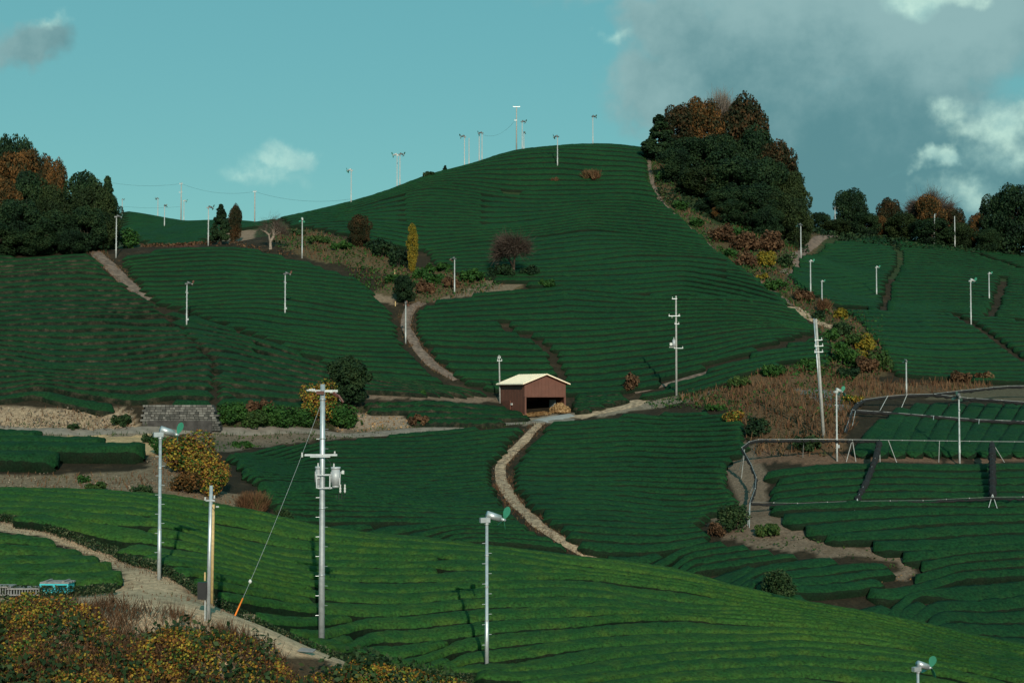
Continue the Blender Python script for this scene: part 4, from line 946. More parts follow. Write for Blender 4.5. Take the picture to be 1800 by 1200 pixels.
verge(_p4, .5, .8, 160, 'stone', .1, .05, 'small stones scattered on the track in front', 56, 'leaf', 'gravel')
verge(_p5, .8, .5, 40, 'green', .35, .14, 'green tufts along the ridge path', 57)
verge([(0,757),(240,757),(400,758),(560,758),(700,760),(860,747),(935,741)], 1.0, .4, 30, 'weed', .3, .09, 'weeds along the upper road', 58)
scatter('gravel', [(-150,715),(0,716),(100,720),(230,724),(240,754),(-150,754)], 16, 'stone', 'leaf', .3, .22, 'broken rock and dry roots on the cut earth bank at left', 'rubble', seed=60, elong=1.2)
scatter('weeds', [(-150,715),(0,716),(100,720),(230,724),(240,754),(-150,754)], 5, 'dry', 'blade', .5, .09, 'dry roots hanging on the cut earth bank at left', 'weeds', seed=61, cl=.8)
scatter('gravel', [(-150,838),(262,830),(262,800),(300,800),(340,850),(430,880),(470,905),(300,872),(-150,866)], 9, 'stone', 'leaf', .06, .12, 'stones on the dry bank below the terraced hedges', 'gravel', seed=62, elong=1.1)
scatter('weeds', [(1180,700),(1250,690),(1330,655),(1430,645),(1500,672),(1500,700),(1460,735),(1330,720),(1290,728)], 3.5, 'green', 'leaf', .55, .24, 'green weeds mixed into the reddish grass bank', 'weeds', seed=70, cl=.25)
scatter('weeds', [(1290,728),(1460,735),(1490,762),(1480,802),(1330,802)], 2.5, 'rust', 'leaf', .8, .24, 'rust coloured scrub low on the reddish grass bank', 'weeds', seed=71, cl=.25)
# --- thicket in the foreground
VB = [(-150,1085),(0,1088),(60,1085),(130,1100),(200,1125),(240,1135),(300,1118),(360,1130),(430,1128),(480,1150),(530,1195),(570,1192),(640,1172),(690,1190),(780,1205),(860,'Y',55),(900,'Y',44),(-200,'Y',44)]
def bushh(x, y): return (.10+.75*np.clip(vnoise(x, y, .33, 21)+.35, 0, 1)+.45*vnoise(x, y, 1.1, 22))*np.clip((61-y)/3.5, .25, 1)
scatter('undergrowth', VB, 430, 'vine', 'leaf', .24, .092, 'tangled thicket of yellow, orange and green creeper leaves in front', 'undergrowth', hfun=bushh, seed=20, cl=1.6, elong=1.25, top=False)
scatter('undergrowth', [(-150,1088),(0,1084),(130,1084),(200,1084),(300,1078),(360,1104),(430,1116),(480,1142),(530,1182),(560,1200),(600,'Y',54),(300,'Y',51),(-150,'Y',52)], 260, 'brown', 'blade', .55, .035, 'dry brown stems and twigs between the dirt track and the leafy thicket', 'undergrowth', hfun=lambda x, y: bushh(x, y)*.5, seed=21, lean=.6, cl=.6)
scatter('undergrowth', VB, 70, 'bush', 'leaf', .9, .16, 'dark green leaves deep inside the thicket in front', 'undergrowth', seed=22, cl=.9)
# leafy sides of the hedges along the dirt track
def sideleaves(line, w_, dens, h0, h1, name, label, seed, sz=.075):
    dens *= .8; w_ *= .5; _q = [plan(e) for e in line]; P2 = np.array([((a-900)/F*b, b) for a, b in _q]); seg = np.hypot(*np.diff(P2, axis=0).T); r = np.random.default_rng(seed); C = []
    for k in range(len(seg)):
        n = int(seg[k]*dens); t = r.random(n); q = P2[k]+(P2[k+1]-P2[k])*t[:, None]; d = (P2[k+1]-P2[k])/seg[k]; nn = np.array([-d[1], d[0]])
        q = q+nn*(r.uniform(-.15, w_, n))[:, None]; C.append(q)
    q = np.concatenate(C); z = H(q[:, 0], q[:, 1])+r.uniform(h0, h1, len(q))
    V, Fq = leafquads(np.c_[q, z], sz, .1, 1.7, r); tag(link(name, mesh_np(name, V, Fq, TEA_L)), label, 'leaves', kind='stuff')
sideleaves([(-120,878),(0,900),(100,924),(200,958),(283,988),(350,1030),(450,1080),(560,1133),(700,1166),(870,1200)], .45, 330, .05, .50, 'hedge_leaves', 'dark glossy leaves on the open ends of the bright field hedges along the track', 31)
sideleaves([(-100,1032),(60,1032),(205,1029)], .3, 300, .05, .55, 'hedge_leaves', 'dark glossy leaves along the front of the small left field', 32)
# ------------------------------------------------------------------ frost fans
GALV = plain('galvanised_steel', (.50, .54, .56), .42, .55, var=.12, scale=5)
POLEW = plain('pale_painted_pole', (.44, .46, .45), .5, .1, var=.12, scale=4)
CONC = plain('concrete_pole', (.34, .34, .32), .85, var=.15, scale=4)
DKM = plain('dark_metal', (.035, .037, .04), .5, .4)
GREYP = plain('grey_enamel', (.42, .45, .47), .45, .1, var=.06)
BLADEG = plain('green_fan_blade', (.035, .21, .125), .4, var=.1)
BLADED = plain('dark_fan_blade', (.03, .075, .055), .5, var=.1)
BLADER = plain('rusty_fan_blade', (.13, .055, .035), .6, var=.3)
CERA = plain('white_ceramic', (.58, .59, .57), .3, var=.03)
BROWNC = plain('brown_ceramic', (.10, .035, .025), .35, var=.1)
BLACKM = plain('black_plastic', (.012, .013, .014), .5)
FM = {}
DKM2 = plain('weathered_motor', (.13,.14,.14), .5, .3)
def fanmesh(bl, pm):
    hm = DKM2 if bl in (BLADED, BLADER) else pm
    key = (bl.name, pm.name)
    if key in FM: return FM[key]
    H0 = 6.3; d = {}
    d['pole'] = MB().tube([(0,0,-.5),(0,0,2.2),(0,0,2.21),(0,0,H0)], [.085,.083,.070,.062], 10).mesh('pole', pm, True)
    m = MB()
    for k in range(11):
        z = 1.2+k*.42; s = 1 if k % 2 else -1; m.box((s*.13, 0, z), (.16, .02, .02))
    for z in (2.2, 3.6, 4.9): m.tube([(0,0,z-.03),(0,0,z+.03)], .085, 10)
    d['rungs'] = m.mesh('rungs', pm)
    m = MB(); m.box((-.10, -.02, H0+.06), (.42, .20, .20)); m.tube([(0,0,H0-.12),(0,0,H0+.02)], .10, 10); d['gear_box'] = m.mesh('gear_box', hm)
    ax = Vector((.80, 0, -.28)).normalized()
    m = MB(); m.tube([Vector((.05,0,H0+.16)), Vector((.05,0,H0+.16))+ax*.10], .09, 10)
    m.tube([Vector((.0,-.0,H0+.30)), Vector((.0,0,H0+.30))+ax*.62], [.155,.155], 14)
    m.tube([Vector((.0,0,H0+.30))+ax*.62, Vector((.0,0,H0+.30))+ax*.72], [.11,.05], 12); d['motor'] = m.mesh('motor', hm, True)
    hub = Vector((0,0,H0+.30))+ax*.80
    d['hub'] = MB().tube([hub-ax*.1, hub+ax*.07], [.075,.06], 10).mesh('hub', pm, True)
    u = Vector((0,1,0)); v = ax.cross(u).normalized()
    d['blades'] = []
    for k in range(3):
        a = math.radians(95+120*k); rd = u*math.cos(a)+v*math.sin(a); tn = ax.cross(rd)
        prof = [(.05,.03),(.16,.11),(.32,.17),(.46,.16),(.56,.08),(.59,.0)]
        vs, fs = [], []
        for off in (.006, -.006):
            for s in (1, -1):
                for (t, wd) in prof:
                    p = hub+rd*t+tn*(wd*s)*math.cos(.6)+ax*((wd*s)*math.sin(.6)+off); vs.append(tuple(p))
        n = len(prof)
        for b in (0, 2*n):
            for i in range(n-1): fs.append((b+i, b+i+1, b+n+i+1, b+n+i))
        for i in range(n-1): fs.append((i, i+1, 2*n+i+1, 2*n+i)); fs.append((n+i, n+i+1, 3*n+i+1, 3*n+i))
        me = bpy.data.meshes.new('blade'); me.from_pydata(vs, [], fs); me.materials.append(bl); me.update(); d['blades'].append(me)
    m = MB(); m.box((.14, -.05, 1.35), (.18, .14, .28)); m.box((-.16, 0, H0-1.15), (.10, .10, .10)); m.box((.12, 0, H0-1.2), (.08, .10, .12)); m.box((-.06,0,H0-1.15),(.14,.03,.03)); d['control_box'] = m.mesh('control_box', GREYP)
    FM[key] = d; return d
def fan(px, base, top, label, rz=0.0, bl=BLADED, pm=POLEW, Y=None, lean=0.0, name='frost_fan', cat='frost fan', head=True, zoff=0.0):
    if Y is None: x, Y, z = at(px, base)
    else: x = (px-900)/F*Y; z = float(H(x, Y))
    s = (Pz(top, Y)-z)/(6.75 if head else 6.3)
    d = fanmesh(bl, pm); thick = 1.0 if Y < 100 else .8+Y/500.
    o = empty(name, (x, Y, z), rz, s); o.rotation_euler[1] = lean
    tag(o, label, cat, 'frost fans over the tea fields' if head else None)
    def ad(n, me): register(o, link(n, me, o))
    ad('pole', d['pole']); KIDS[o.name][-1].scale = (thick/s if Y > 100 else 1, thick/s if Y > 100 else 1, 1); ad('rungs', d['rungs'])
    if head:
        ad('gear_box', d['gear_box']); ad('motor', d['motor']); ad('hub', d['hub'])
        for b in d['blades']: ad('blade', b)
    if 100 < Y < 200: ad('control_box', d['control_box'])
    return o
fan(283, 993, 748, 'nearest green bladed frost fan, on the left by the dirt track', .5, BLADEG, GALV, Y=66.5)
fan(856, 1161, 897, 'green bladed frost fan at the lower edge of the bright field, just right of centre', .35, BLADEG, GALV, Y=65.5)
fan(1608, 1290, 1160, 'frost fan whose motor head alone shows at the bottom right', .45, BLADEG, GALV, Y=56)
for a in [(328,578,494,'frost fan alone in the middle of the left slope',.5,BLADER),
 (501,558,477,'frost fan with a rusty rotor in the field left of the upper path',.5,BLADER),
 (204,453,377,'pale topped frost fan at the end of the left wood, by the dirt path',.3,BLADED),
 (366,432,361,'frost fan with dark blades beside the dark conifer on the saddle',.2,BLADED),
 (531,454,382,'frost fan with a pale green rotor right of the gnarled leafless tree',1.8,BLADEG),
 (289,402,359,'small frost fan on the far low hill between the pale pole and the left wood',1.2,BLADED),
 (713,604,529,'frost fan beside the upper winding path',1.5,BLADER),
 (799,519,451,'frost fan on the rusty bank between the columnar and the round leafless tree',2.6,BLADER),
 (1408,456,392,'frost fan at the right foot of the wooded knoll',2.2,BLADED),
 (1425,519,456,'taller of the two frost fans on the brown ridge left of the right field',.6,BLADEG),
 (1445,540,492,'shorter frost fan just right of another on the brown ridge',.5,BLADEG),
 (1541,524,467,'frost fan in the left half of the right field, left of the dark seam',.5,BLADEG),
 (1707,576,489,'frost fan in the middle of the right field, tallest there',.4,BLADEG),
 (1739,531,478,'frost fan behind and right of the tallest one in the right field',.5,BLADEG),
 (980,297,237,'frost fan standing a little below the hilltop, left of the lone hilltop fan',2.8,BLADED)]:
    fan(*a)
for px, top, Y, lb, rz, bl in [(616,296,275,'lowest frost fan on the left skyline of the big hill',2.9,BLADEG),
 (702,268,287,'right one of the close pair of frost fans on the skyline',.3,BLADED),
 (697,269,290,'left one of the close pair of frost fans on the skyline',3.2,BLADEG),
 (816,237,298,'frost fan with its arm turned left on the upper skyline of the big hill',3.3,BLADED),
 (847,231,297,'frost fan right of the bare posts on the upper skyline of the big hill',3.0,BLADED),
 (918,211,301,'taller frost fan right beside the hilltop utility pole',.3,BLADED),
 (921,231,300,'shorter frost fan right of the hilltop utility pole',1.2,BLADED),
 (1043,202,304,'lone frost fan on the very top of the big hill',.6,BLADED),
 (1470,362,304,'frost fan at the top of the path on the right skyline',.3,BLADED),
 (1593,631,163,'frost fan behind the rear shade frame, left one of two',1.6,BLADED),
 (1470,681,131.5,'dark green headed frost fan in front of the reddish grass bank',.6,BLADEG),
 (1685,690,131,'frost fan standing between the two shade frames at right',1.5,BLADED),
 (212,349,343,'tiny frost fan rising behind the conifer of the left wood',.3,BLADED),
 (275,347,347,'small distant fan pole on the left part of the far low hill',3.0,BLADED),
 (321,351,346,'small distant fan just right of the far utility pole',.3,BLADEG)]:
    fan(px, 0, top, lb, rz, bl, Y=Y)
for px, top, Y, lb, ln in [(824,243,299,'bare pale post between two frost fans on the upper skyline of the big hill',0),
 (842,233,298,'bare pale post close beside a frost fan on the upper skyline of the big hill',0),
 (1644,376,291,'leaning bare pale pole in front of the skyline trees at right',.04),
 (1681,380,290,'upright bare pale pole right of the leaning one on the right skyline',0)]:
    fan(px, 0, top, lb, .4, Y=Y, head=False, name='pole', cat='pole', lean=ln)

# ------------------------------------------------------------------ utility poles
def ins(mb, p, r=.05, h=.16, ax=Vector((0,0,1))):
    p = Vector(p); mb.tube([p, p+ax*h*.2, p+ax*h*.3, p+ax*h*.5, p+ax*h*.6, p+ax*h], [r*.6, r, r*.6, r, r*.6, r*.7], 8)
def upole(px, Y, top, label, r=.14, arms=(), base=None, mat=None, lean=0.0, extra=None, rz=0.0, wf=1.0, transformer=False, group=None):
    if base is not None: x, Y, z = at(px, base)
    else: x = (px-900)/F*Y; z = float(H(x, Y))
    h = Pz(top, Y)-z; mat = mat or CONC
    o = empty('utility_pole', (x, Y, z), rz); o.rotation_euler[1] = lean; tag(o, label, 'utility pole', group)
    r *= wf*.85
    MB().tube([(0,0,-.6),(0,0,h*.5),(0,0,h)], [r, r*.85, r*.68], 12).build('pole', mat, o, True)
    for (zf, x0, x1, t) in arms:
        a = MB().box(((x0+x1)/2, -r-.03, h*zf), (x1-x0, t, t)).build('crossarm', GALV, o)
        for q in (x0+.06, x1-.06): 
            m = MB(); ins(m, (q, -r-.03, h*zf+t/2), .06*wf, .2*wf); register(a, m.build('insulator', CERA, a))
    if transformer:
        m = MB(); m.tube([(-.28, -.1, h*.50), (-.28, -.1, h*.50+.75)], .17, 12); m.tube([(-.28, -.1, h*.5+.75), (-.28, -.1, h*.5+.80)], .19, 12); m.build('transformer', GREYP, o, True)
        m = MB(); m.box((-.62, -.1, h*.52), (.3, .12, .34)); m.box((-.5, -.05, h*.49), (.7, .05, .05)); m.build('switch_box', CERA, o)
        for a_ in (((-.28, -.1, h*.5+.8), .05, .25), ((-.5, -.1, h*.78), .06, .2), ((.3, -.1, h*.80), .06, .2)):
            m = MB(); ins(m, *a_); m.build('insulator', CERA, o)
    return o, h
upole(1189, None, 520, 'tall utility pole with a small transformer on the slope right of the shed', .16, [(.97,-.5,.1,.07),(.80,-.9,.45,.08),(.72,-.2,.35,.06),(.48,-.3,.8,.06)], base=697, transformer=True)
upole(1447, 138.5, 560, 'leaning utility pole with several short crossarms at the brown bank', .19, [(.82,-.3,.45,.07),(.77,-.35,.5,.07),(.72,-.4,.45,.07)], lean=-.058)
upole(1445, 140, 559, 'thin second pole standing close behind the leaning utility pole', .09, [], mat=GALV, lean=-.068)
upole(879, None, 624, 'small utility pole at the left back corner of the shed', .12, [(.88,-.25,.35,.06),(.94,-.18,.2,.05)], base=708, lean=-.02)
upole(908, 302, 187, 'tall utility pole with a top crossarm on the hilltop skyline', .17, [(.985,-.75,.75,.12),(.70,-.45,.1,.1)], wf=1.1)
upole(316, 345, 321, 'far utility pole on the low hill at left', .16, [(.96,-.4,.4,.1),(.75,-.5,.3,.08)], wf=1.2)
upole(446, 320, 335, 'far utility pole on the saddle above the gnarled leafless tree', .16, [(.96,-.4,.4,.1)], wf=1.2)
# the big pole
x0, Y0, z0 = at(568, 1134); Y0 = 66.0; x0 = (567.5-900)/F*Y0; z0 = float(H(x0, Y0))
bp = empty('utility_pole', (x0, Y0, z0)); tag(bp, 'largest utility pole in front, carrying two grey transformers and crossarms', 'utility pole')
def zz(py): return Pz(py, Y0)-z0
def xx(px): return (px-568.5)/F*Y0
hP = zz(675)
MB().tube([(0,0,-.6),(0,0,hP*.33),(0,0,hP*.66),(0,0,hP)], [.150,.140,.125,.108], 18).build('pole', GALV, bp, True)
m = MB()
for k in range(20):
    z = 1.6+k*.45; s = 1 if k % 2 else -1; m.tube([(s*.08,-.05,z),(s*.28,-.09,z)], .010, 5)
m.build('step_bolts', GALV, bp)
m = MB(); 
for z in (zz(1010), zz(893), zz(770), zz(702)): m.tube([(0,0,z-.03),(0,0,z+.03)], .15, 16)
m.build('band', GALV, bp, True)
arm = MB().box((xx(567), -.2, zz(799)), (xx(594)-xx(537), .09, .09)).build('crossarm', GALV, bp)
for a_ in (((xx(534), -.2, zz(803)), .06, .22), ((xx(591), -.2, zz(797)), .05, .12)):
    m = MB(); ins(m, *a_); m.build('insulator', CERA, arm)
MB().box((xx(566), -.27, zz(802)), (xx(584)-xx(549), .05, .05)).build('brace', GALV, bp)
arm = MB().box((xx(575), .0, zz(687)), (1.05, .10, .10), None).build('crossarm', GALV, bp)
for a_ in (((xx(556), -.15, zz(686)), .09, .28, Vector((-1,0,.05)).normalized()), ((xx(592), -.15, zz(688)), .10, .26, Vector((-1,0,-.05)).normalized()), ((xx(545), -.15, zz(686)), .05, .10, Vector((-1,0,0))), ((xx(600), -.25, zz(700)), .08, .24, Vector((.6,-.2,-.7)).normalized())):
    m = MB(); ins(m, *a_); m.build('insulator', CERA, arm)
m = MB(); m.box((xx(565), -.16, zz(690)), (.36, .12, .16)); m.tube([(xx(588), -.2, zz(690)), (xx(597), -.25, zz(697))], .085, 8); m.tube([(xx(597),-.3,zz(694)), (xx(606),-.3,zz(707))], .06, 8); m.build('insulator_bracket', BROWNC, bp)
for (cx_, cyy_, r_) in ((592.5, -.12, .20), (562.5, .34, .20)):
    t = MB(); t.tube([(xx(cx_), cyy_, zz(852)), (xx(cx_), cyy_, zz(824))], r_, 18); t.tube([(xx(cx_), cyy_, zz(824)), (xx(cx_), cyy_, zz(820))], r_*1.12, 18); t.tube([(xx(cx_), cyy_, zz(856)), (xx(cx_), cyy_, zz(852))], r_*.8, 18)
    for a in range(6):
        g = math.radians(a*60+15); t.box((xx(cx_)+math.cos(g)*r_*1.06, cyy_+math.sin(g)*r_*1.06, zz(838)), (.03, .03, .5), None)
    tr = t.build('transformer', GREYP, bp, True)
    m = MB(); ins(m, (xx(cx_)+.12, cyy_-.1, zz(824)), .05, -.12); ins(m, (xx(cx_)-.08, cyy_-.05, zz(820)), .045, .16); register(tr, m.build('bushing', CERA, tr))
m = MB()
for z in (zz(834), zz(857)): m.box((xx(574), .02, z), (.86, .06, .06)); m.box((xx(574), -.24, z), (.60, .05, .05))
for q in (560, 583): m.box((xx(q), -.24, zz(845.5)), (.05, .05, zz(834)-zz(857)))
m.build('transformer_bracket', GALV, bp)
m = MB(); m.box((xx(600), -.2, zz(845)), (.05,.05,.34)); m.tube([(xx(603), -.2, zz(829)), (xx(607), -.2, zz(829))], .06, 8); m.build('switch_arm', GREYP, bp)
for q in (601, 609):
    m = MB(); ins(m, (xx(q), -.2, zz(865)), .055, .38); m.build('cutout_switch', CERA, bp)
MB().tube([(xx(605), -.2, zz(832)), (xx(606), -.2, zz(826))], [.08,.05], 8).build('insulator', CERA, bp)
m = MB()
for q in (599, 604, 609):
    m.tube([(xx(q), -.2, zz(863)), (xx(q)-.03, -.2, zz(876)), (xx(q)-.09, -.2, zz(880)), (xx(q)-.14, -.2, zz(876)), (xx(q)-.13, -.2, zz(868))], .011, 5, False)
m.tube([(xx(585), -.2, zz(820)), (xx(583), -.2, zz(812)), (xx(576), -.2, zz(803))], .012, 5, False)
m.tube([(xx(605), -.2, zz(845)), (xx(606), -.2, zz(852)), (xx(604), -.2, zz(858))], .012, 5, False); m.build('lead_wire', DKM, bp)
# guy wire with its insulator and orange guard
gx, gy, gz = at(413, 1078, 55, 64)
T_ = Vector((x0-.1, Y0, z0+zz(712))); B_ = Vector((gx, gy, gz))
def sag(a, b, t, s): p = a.lerp(b, t); return p-Vector((0,0,s*4*t*(1-t)))
gw = empty('guy_wire', (gx, gy, gz)); tag(gw, 'thin stay wire from the big utility pole, with an orange sleeve at its foot', 'guy wire')
MB().tube([sag(T_, B_, t/20, .25)-B_ for t in range(21)], .006, 5).build('wire', GREYP, gw)
pI = sag(T_, B_, .835, .25)-B_; MB().tube([pI+Vector((0,0,.09)), pI, pI-Vector((0,0,.09))], [.03,.085,.03], 8).build('insulator', CERA, gw, True)
ORG = plain('orange_plastic', (.85, .22, .02), .5)
MB().tube([(0,0,0), sag(T_, B_, .915, .25)-B_], .035, 8).build('sleeve', ORG, gw, True)
# paired meter pole
x1, Y1, z1 = at(366, 1090, 50, 66)
mp = empty('meter_pole', (x1, Y1, z1)); tag(mp, 'thin steel pole tied to a wooden post, with a black meter box', 'pole')
def z_(py): return Pz(py, Y1)-z1
def x_(px): return (px-366)/F*Y1
MB().tube([(0,0,-.4),(x_(367),0,z_(990)),(x_(369.5),0,z_(853))], [.085,.08,.07], 12).build('pole', GALV, mp, True)
WOODY = plain('yellow_wood', (.50, .36, .16), .7, var=.15, scale=8)
MB().tube([(x_(372),.02,z_(1060)),(x_(373.5),.02,z_(886))], [.06,.055], 8).build('post', WOODY, mp, True)
b = MB().box((x_(356), -.1, z_(1037)), (.34, .22, .68)).build('meter_box', BLACKM, mp)
register(b, MB().box((x_(361), -.12, z_(1012)), (.06, .06, .34)).build('conduit', WOODY, b))
MB().tube([(x_(361),-.08,z_(1095)),(x_(361),-.08,z_(1053))], .03, 8).build('conduit', POLEW, mp)
MB().box((x_(369), -.05, z_(879)), (x_(377)-x_(360), .06, .06)).build('crossarm', GALV, mp)
for a_ in (((x_(360), -.1, z_(879)), .045, .14), ((x_(376), -.1, z_(876)), .045, .14), ((x_(379), -.1, z_(890)), .045, .12, Vector((1,0,0)))):
    m = MB(); ins(m, *a_); m.build('insulator', CERA, mp)
m = MB()
m.tube([(x_(360),-.1,z_(876)),(x_(357),-.1,z_(883)),(x_(360),-.1,z_(892)),(x_(367),-.1,z_(888))], .012, 5, False)
m.tube([(x_(376),-.1,z_(876)),(x_(380),-.1,z_(883)),(x_(376),-.1,z_(896)),(x_(372),-.1,z_(890))], .012, 5, False); m.build('cable_loop', DKM, mp)
# far power lines
def wire(pts3, label, s=1.0, r=.018):
    m = MB()
    for a, b in zip(pts3[:-1], pts3[1:]):
        a, b = Vector(a), Vector(b); m.tube([sag(a, b, t/14, s) for t in range(15)], r, 4, False)
    o = m.build('power_line', DKM); tag(o, label, 'power line')
def top3(px, Y, py): return ((px-900)/F*Y, Y, Pz(py, Y))
wire([top3(150,360,312), top3(316,345,323), top3(446,320,337), top3(616,300,350)], 'thin power line crossing the sky over the saddle at left', 1.2)
wire([top3(846,298,236), top3(907,302,210)], 'thin sagging line between the skyline fans and the hilltop pole', 1.6, .018)
wire([top3(205,300,362), top3(315,345,363)], 'lower thin wire between the left wood and the far utility pole', .4, .015)

# ------------------------------------------------------------------ shed
sx, sy, sz_ = at(922, 731); rzS = math.radians(27)
WALLB = plain('brown_sheet_wall', (.135, .053, .036), .55, var=.08, scale=1.5)
WALLD = plain('brown_trim', (.12, .045, .03), .5)
ROOFM = plain('cream_sheet_roof', (.93, .81, .62), .5, var=.04, scale=2)
ROOFU = plain('rust_roof_underside', (.30, .09, .035), .6)
INT = plain('shed_interior', (.05, .035, .03), .9)
sh = empty('shed', (sx, sy, sz_), rzS); tag(sh, 'brown metal shed with a cream gabled roof and an open front', 'shed')
W, D, HE, HR, HO = 5.45, 6.2, 3.75, 4.75, 2.25; T = .08; sl0 = (HR-HE)/(W/2)
m = MB(); m.prism([(0,HO),(W,HO),(W,HE),(W/2,HR),(0,HE)], 0, T); m.build('gable_wall', WALLB, sh)
m = MB(); m.prism([(0,-.4),(W,-.4),(W,HE),(W/2,HR),(0,HE)], D-T, D); m.build('back_wall', WALLB, sh)
m = MB(); m.box((T/2, D/2, (HE-.5)/2+.0), (T, D-2*T-.01, HE-.02+.5)); sw = m.build('side_wall', WALLB, sh)
m = MB(); m.box((W-T/2, D/2, (HE-.5)/2), (T, D-2*T-.01, HE-.02+.5)); m.build('side_wall', WALLB, sh)
m = MB(); 
for k in range(1, 16): m.box((-.012, k*D/16, 1.6), (.02, .05, 4.1))
register(sw, m.build('ribs', WALLD, sw))
m = MB()
for k in range(1, 12):
    q = k*W/12; m.box((q, -.012, HO+.06+(HE+sl0*min(q, W-q)-HO-.12)/2), (.035, .02, HE+sl0*min(q, W-q)-HO-.14))
m.build('wall_ribs', WALLB, sh)
for q in (.11, W-.11): MB().box((q, .08, HO/2-.15), (.22, .24, HO+.29)).build('post', WALLB, sh)
MB().box((W/2, -.03, HO-.02), (W, .06, .12)).build('lintel', WALLD, sh)
MB().box((W/2, D/2, .0), (W-.2, D-.3, .12)).build('floor', plain('shed_floor', (.22,.18,.13), .9, var=.3), sh)
sl_ = (HR-HE)/(W/2); ov = .42; th = .10
rf = MB()
for s in (0, 1):
    a = [(-ov, HE-ov*sl_+.04), (W/2, HR+.04), (W/2, HR+.04+th), (-ov, HE-ov*sl_+.04+th)]
    if s: a = [(W-q, z) for (q, z) in a]
    rf.prism(a, -ov, D+ov)
rfo = rf.build('roof', ROOFM, sh)
m = MB()
for k in range(13):
    y = -ov+.06+k*(D+2*ov-.12)/12
    for s in (0, 1):
        a = [(-ov+.02, HE-ov*sl_+.04+th), (W/2-.02, HR+.04+th), (W/2-.02, HR+.07+th), (-ov+.02, HE-ov*sl_+.07+th)]
        if s: a = [(W-q, z) for (q, z) in a]
        m.prism(a, y-.03, y+.03)
register(rfo, m.build('roof_ribs', ROOFM, rfo))
und = MB()
for s in (0, 1):
    a = [(-ov+.02, HE-ov*sl_+.005), (W/2, HR+.005), (W/2, HR+.035), (-ov+.02, HE-ov*sl_+.035)]
    if s: a = [(W-q, z) for (q, z) in a]
    und.prism(a, -ov+.03, D+ov-.03)
und.build('roof_underside', ROOFU, sh)
MB().box((-.06, 3.2, 1.35), (.10, .35, .22)).build('vent', CERA, sh)
MB().box((-.10, 4.4, .75), (.12, 2.0, 2.1)).build('side_door', WALLD, sh)
m = MB().box((W-.6, D*.35, .9), (.08, 1.4, 1.9)).build('panel', plain('pale_blue_sheet', (.35,.42,.45), .6), sh)
def shloc(x, y, z=0): c, s = math.cos(rzS), math.sin(rzS); return (sx+x*c-y*s, sy+x*s+y*c, sz_+z)
hx, hy, hz = shloc(4.25, -.6); r = np.random.default_rng(5)
P_, d = lobes_pts([(0,0,.35,1.0),(.8,-.2,.2,.75),(-.7,.2,.2,.7),(.2,.1,.75,.62),(.9,.4,.3,.6)], 5200, r, .85); P_[:, 2] = np.maximum(P_[:, 2], 0)
V, Fq = leafquads(P_, .11, .2, 2.6, r, d); o = link('hay_heap', mesh_np('hay_heap', V, Fq, LM['straw']), None, (hx, hy, float(H(hx, hy))+.05)); o.scale = (.82, .82, .85); tag(o, 'heap of tan straw spilling out of the right half of the shed opening', 'straw heap')
q = [shloc(*a)[:2] for a in ((.1,-.3),(2.6,-.3),(2.6,-1.3),(.2,-1.0))]
xs = r.uniform(-.1, 3.0, 1800); ys = r.uniform(-1.2, .8, 1800); C = np.array([shloc(a, b) for a, b in zip(xs, ys)]); C[:, 2] = np.maximum(H(C[:, 0], C[:, 1])+.12, sz_-.1*0)
V, Fq = leafquads(C, .12, 1.5, 2.0, r); tag(link('straw', mesh_np('straw', V, Fq, LM['straw'])), 'loose pale straw scattered before the left half of the shed opening', 'straw', kind='stuff')
strip('path', [(948,741),(965,737),(985,732),(1005,730)], 2.6, plain('grey_concrete', (.30,.30,.29), .85, var=.15), .13, edge=.1, seed=30)

# ------------------------------------------------------------------ stone retaining wall at the upper road
STONE = leafmat('wall_stone', [(.06,.062,.058), (.11,.108,.10), (.20,.195,.18)], 2.0, .9, spread=.8)
STONED = plain('dark_concrete', (.045,.042,.04), .9, var=.35, scale=1.6)
wx0, wx1, wY = (245-900)/F*148.6, (372-900)/F*148.6, 148.6
rw = empty('retaining_wall', ((wx0+wx1)/2, wY, float(H((wx0+wx1)/2, wY)))); tag(rw, 'grey stone block retaining wall with a dark lower course above the road at left', 'retaining wall')
c0 = np.array(rw.location); zb = Pz(757, wY)-c0[2]; zt = Pz(711, 150.3)-c0[2]; hw_ = (wx1-wx0)/2; m = MB(); rr = random.Random(3); nr = 11
m2 = MB(); m2.prism([(-hw_, zb-.6), (hw_+1.4, zb-.6), (hw_-.2, zt-.05), (-hw_+.4, zt-.05)], .55, 2.6)
m2.build('core', STONED, rw)
for j in range(nr):
    t0, t1 = j/nr, (j+1)/nr; z = zb+(zt-zb)*(t0+t1)/2; yy = -.35+.45*(t0+t1)/2; xq = -hw_+.4*t0+(.3 if j % 2 else 0); hh = (zt-zb)/nr
    while xq < hw_+1.0-(1.1*t1):
        wq = rr.uniform(.26, .6)
        if not (j < 3 and rr.random() < .0): m.box((xq+wq/2, yy+.45+rr.uniform(-.04,.04), z), (wq-.04, .9+rr.uniform(-.12,.12), hh-.04))
        xq += wq
m.build('stone_blocks', STONE, rw)
MB().box((.6, -.22, zb+.45), (2*hw_-.9, .5, 1.25)).build('concrete_footing', STONED, rw)
# posts by the left wood and terrace
for px, base, top, lb in [(125,441,414,'short dark post at the edge of the left wood'),(134,440,423,'short pale post beside the dark one at the edge of the left wood')]:
    x, Y, z = at(px, base); h = Pz(top, Y)-z; m = MB().tube([(0,0,-.3),(.03,0,h)], .09, 6); m.box((.2,0,h*.6), (.9,.07,.07)); o = m.build('post', BARK if 'dark' in lb else POLEW); o.location = (x, Y, z); tag(o, lb, 'post')
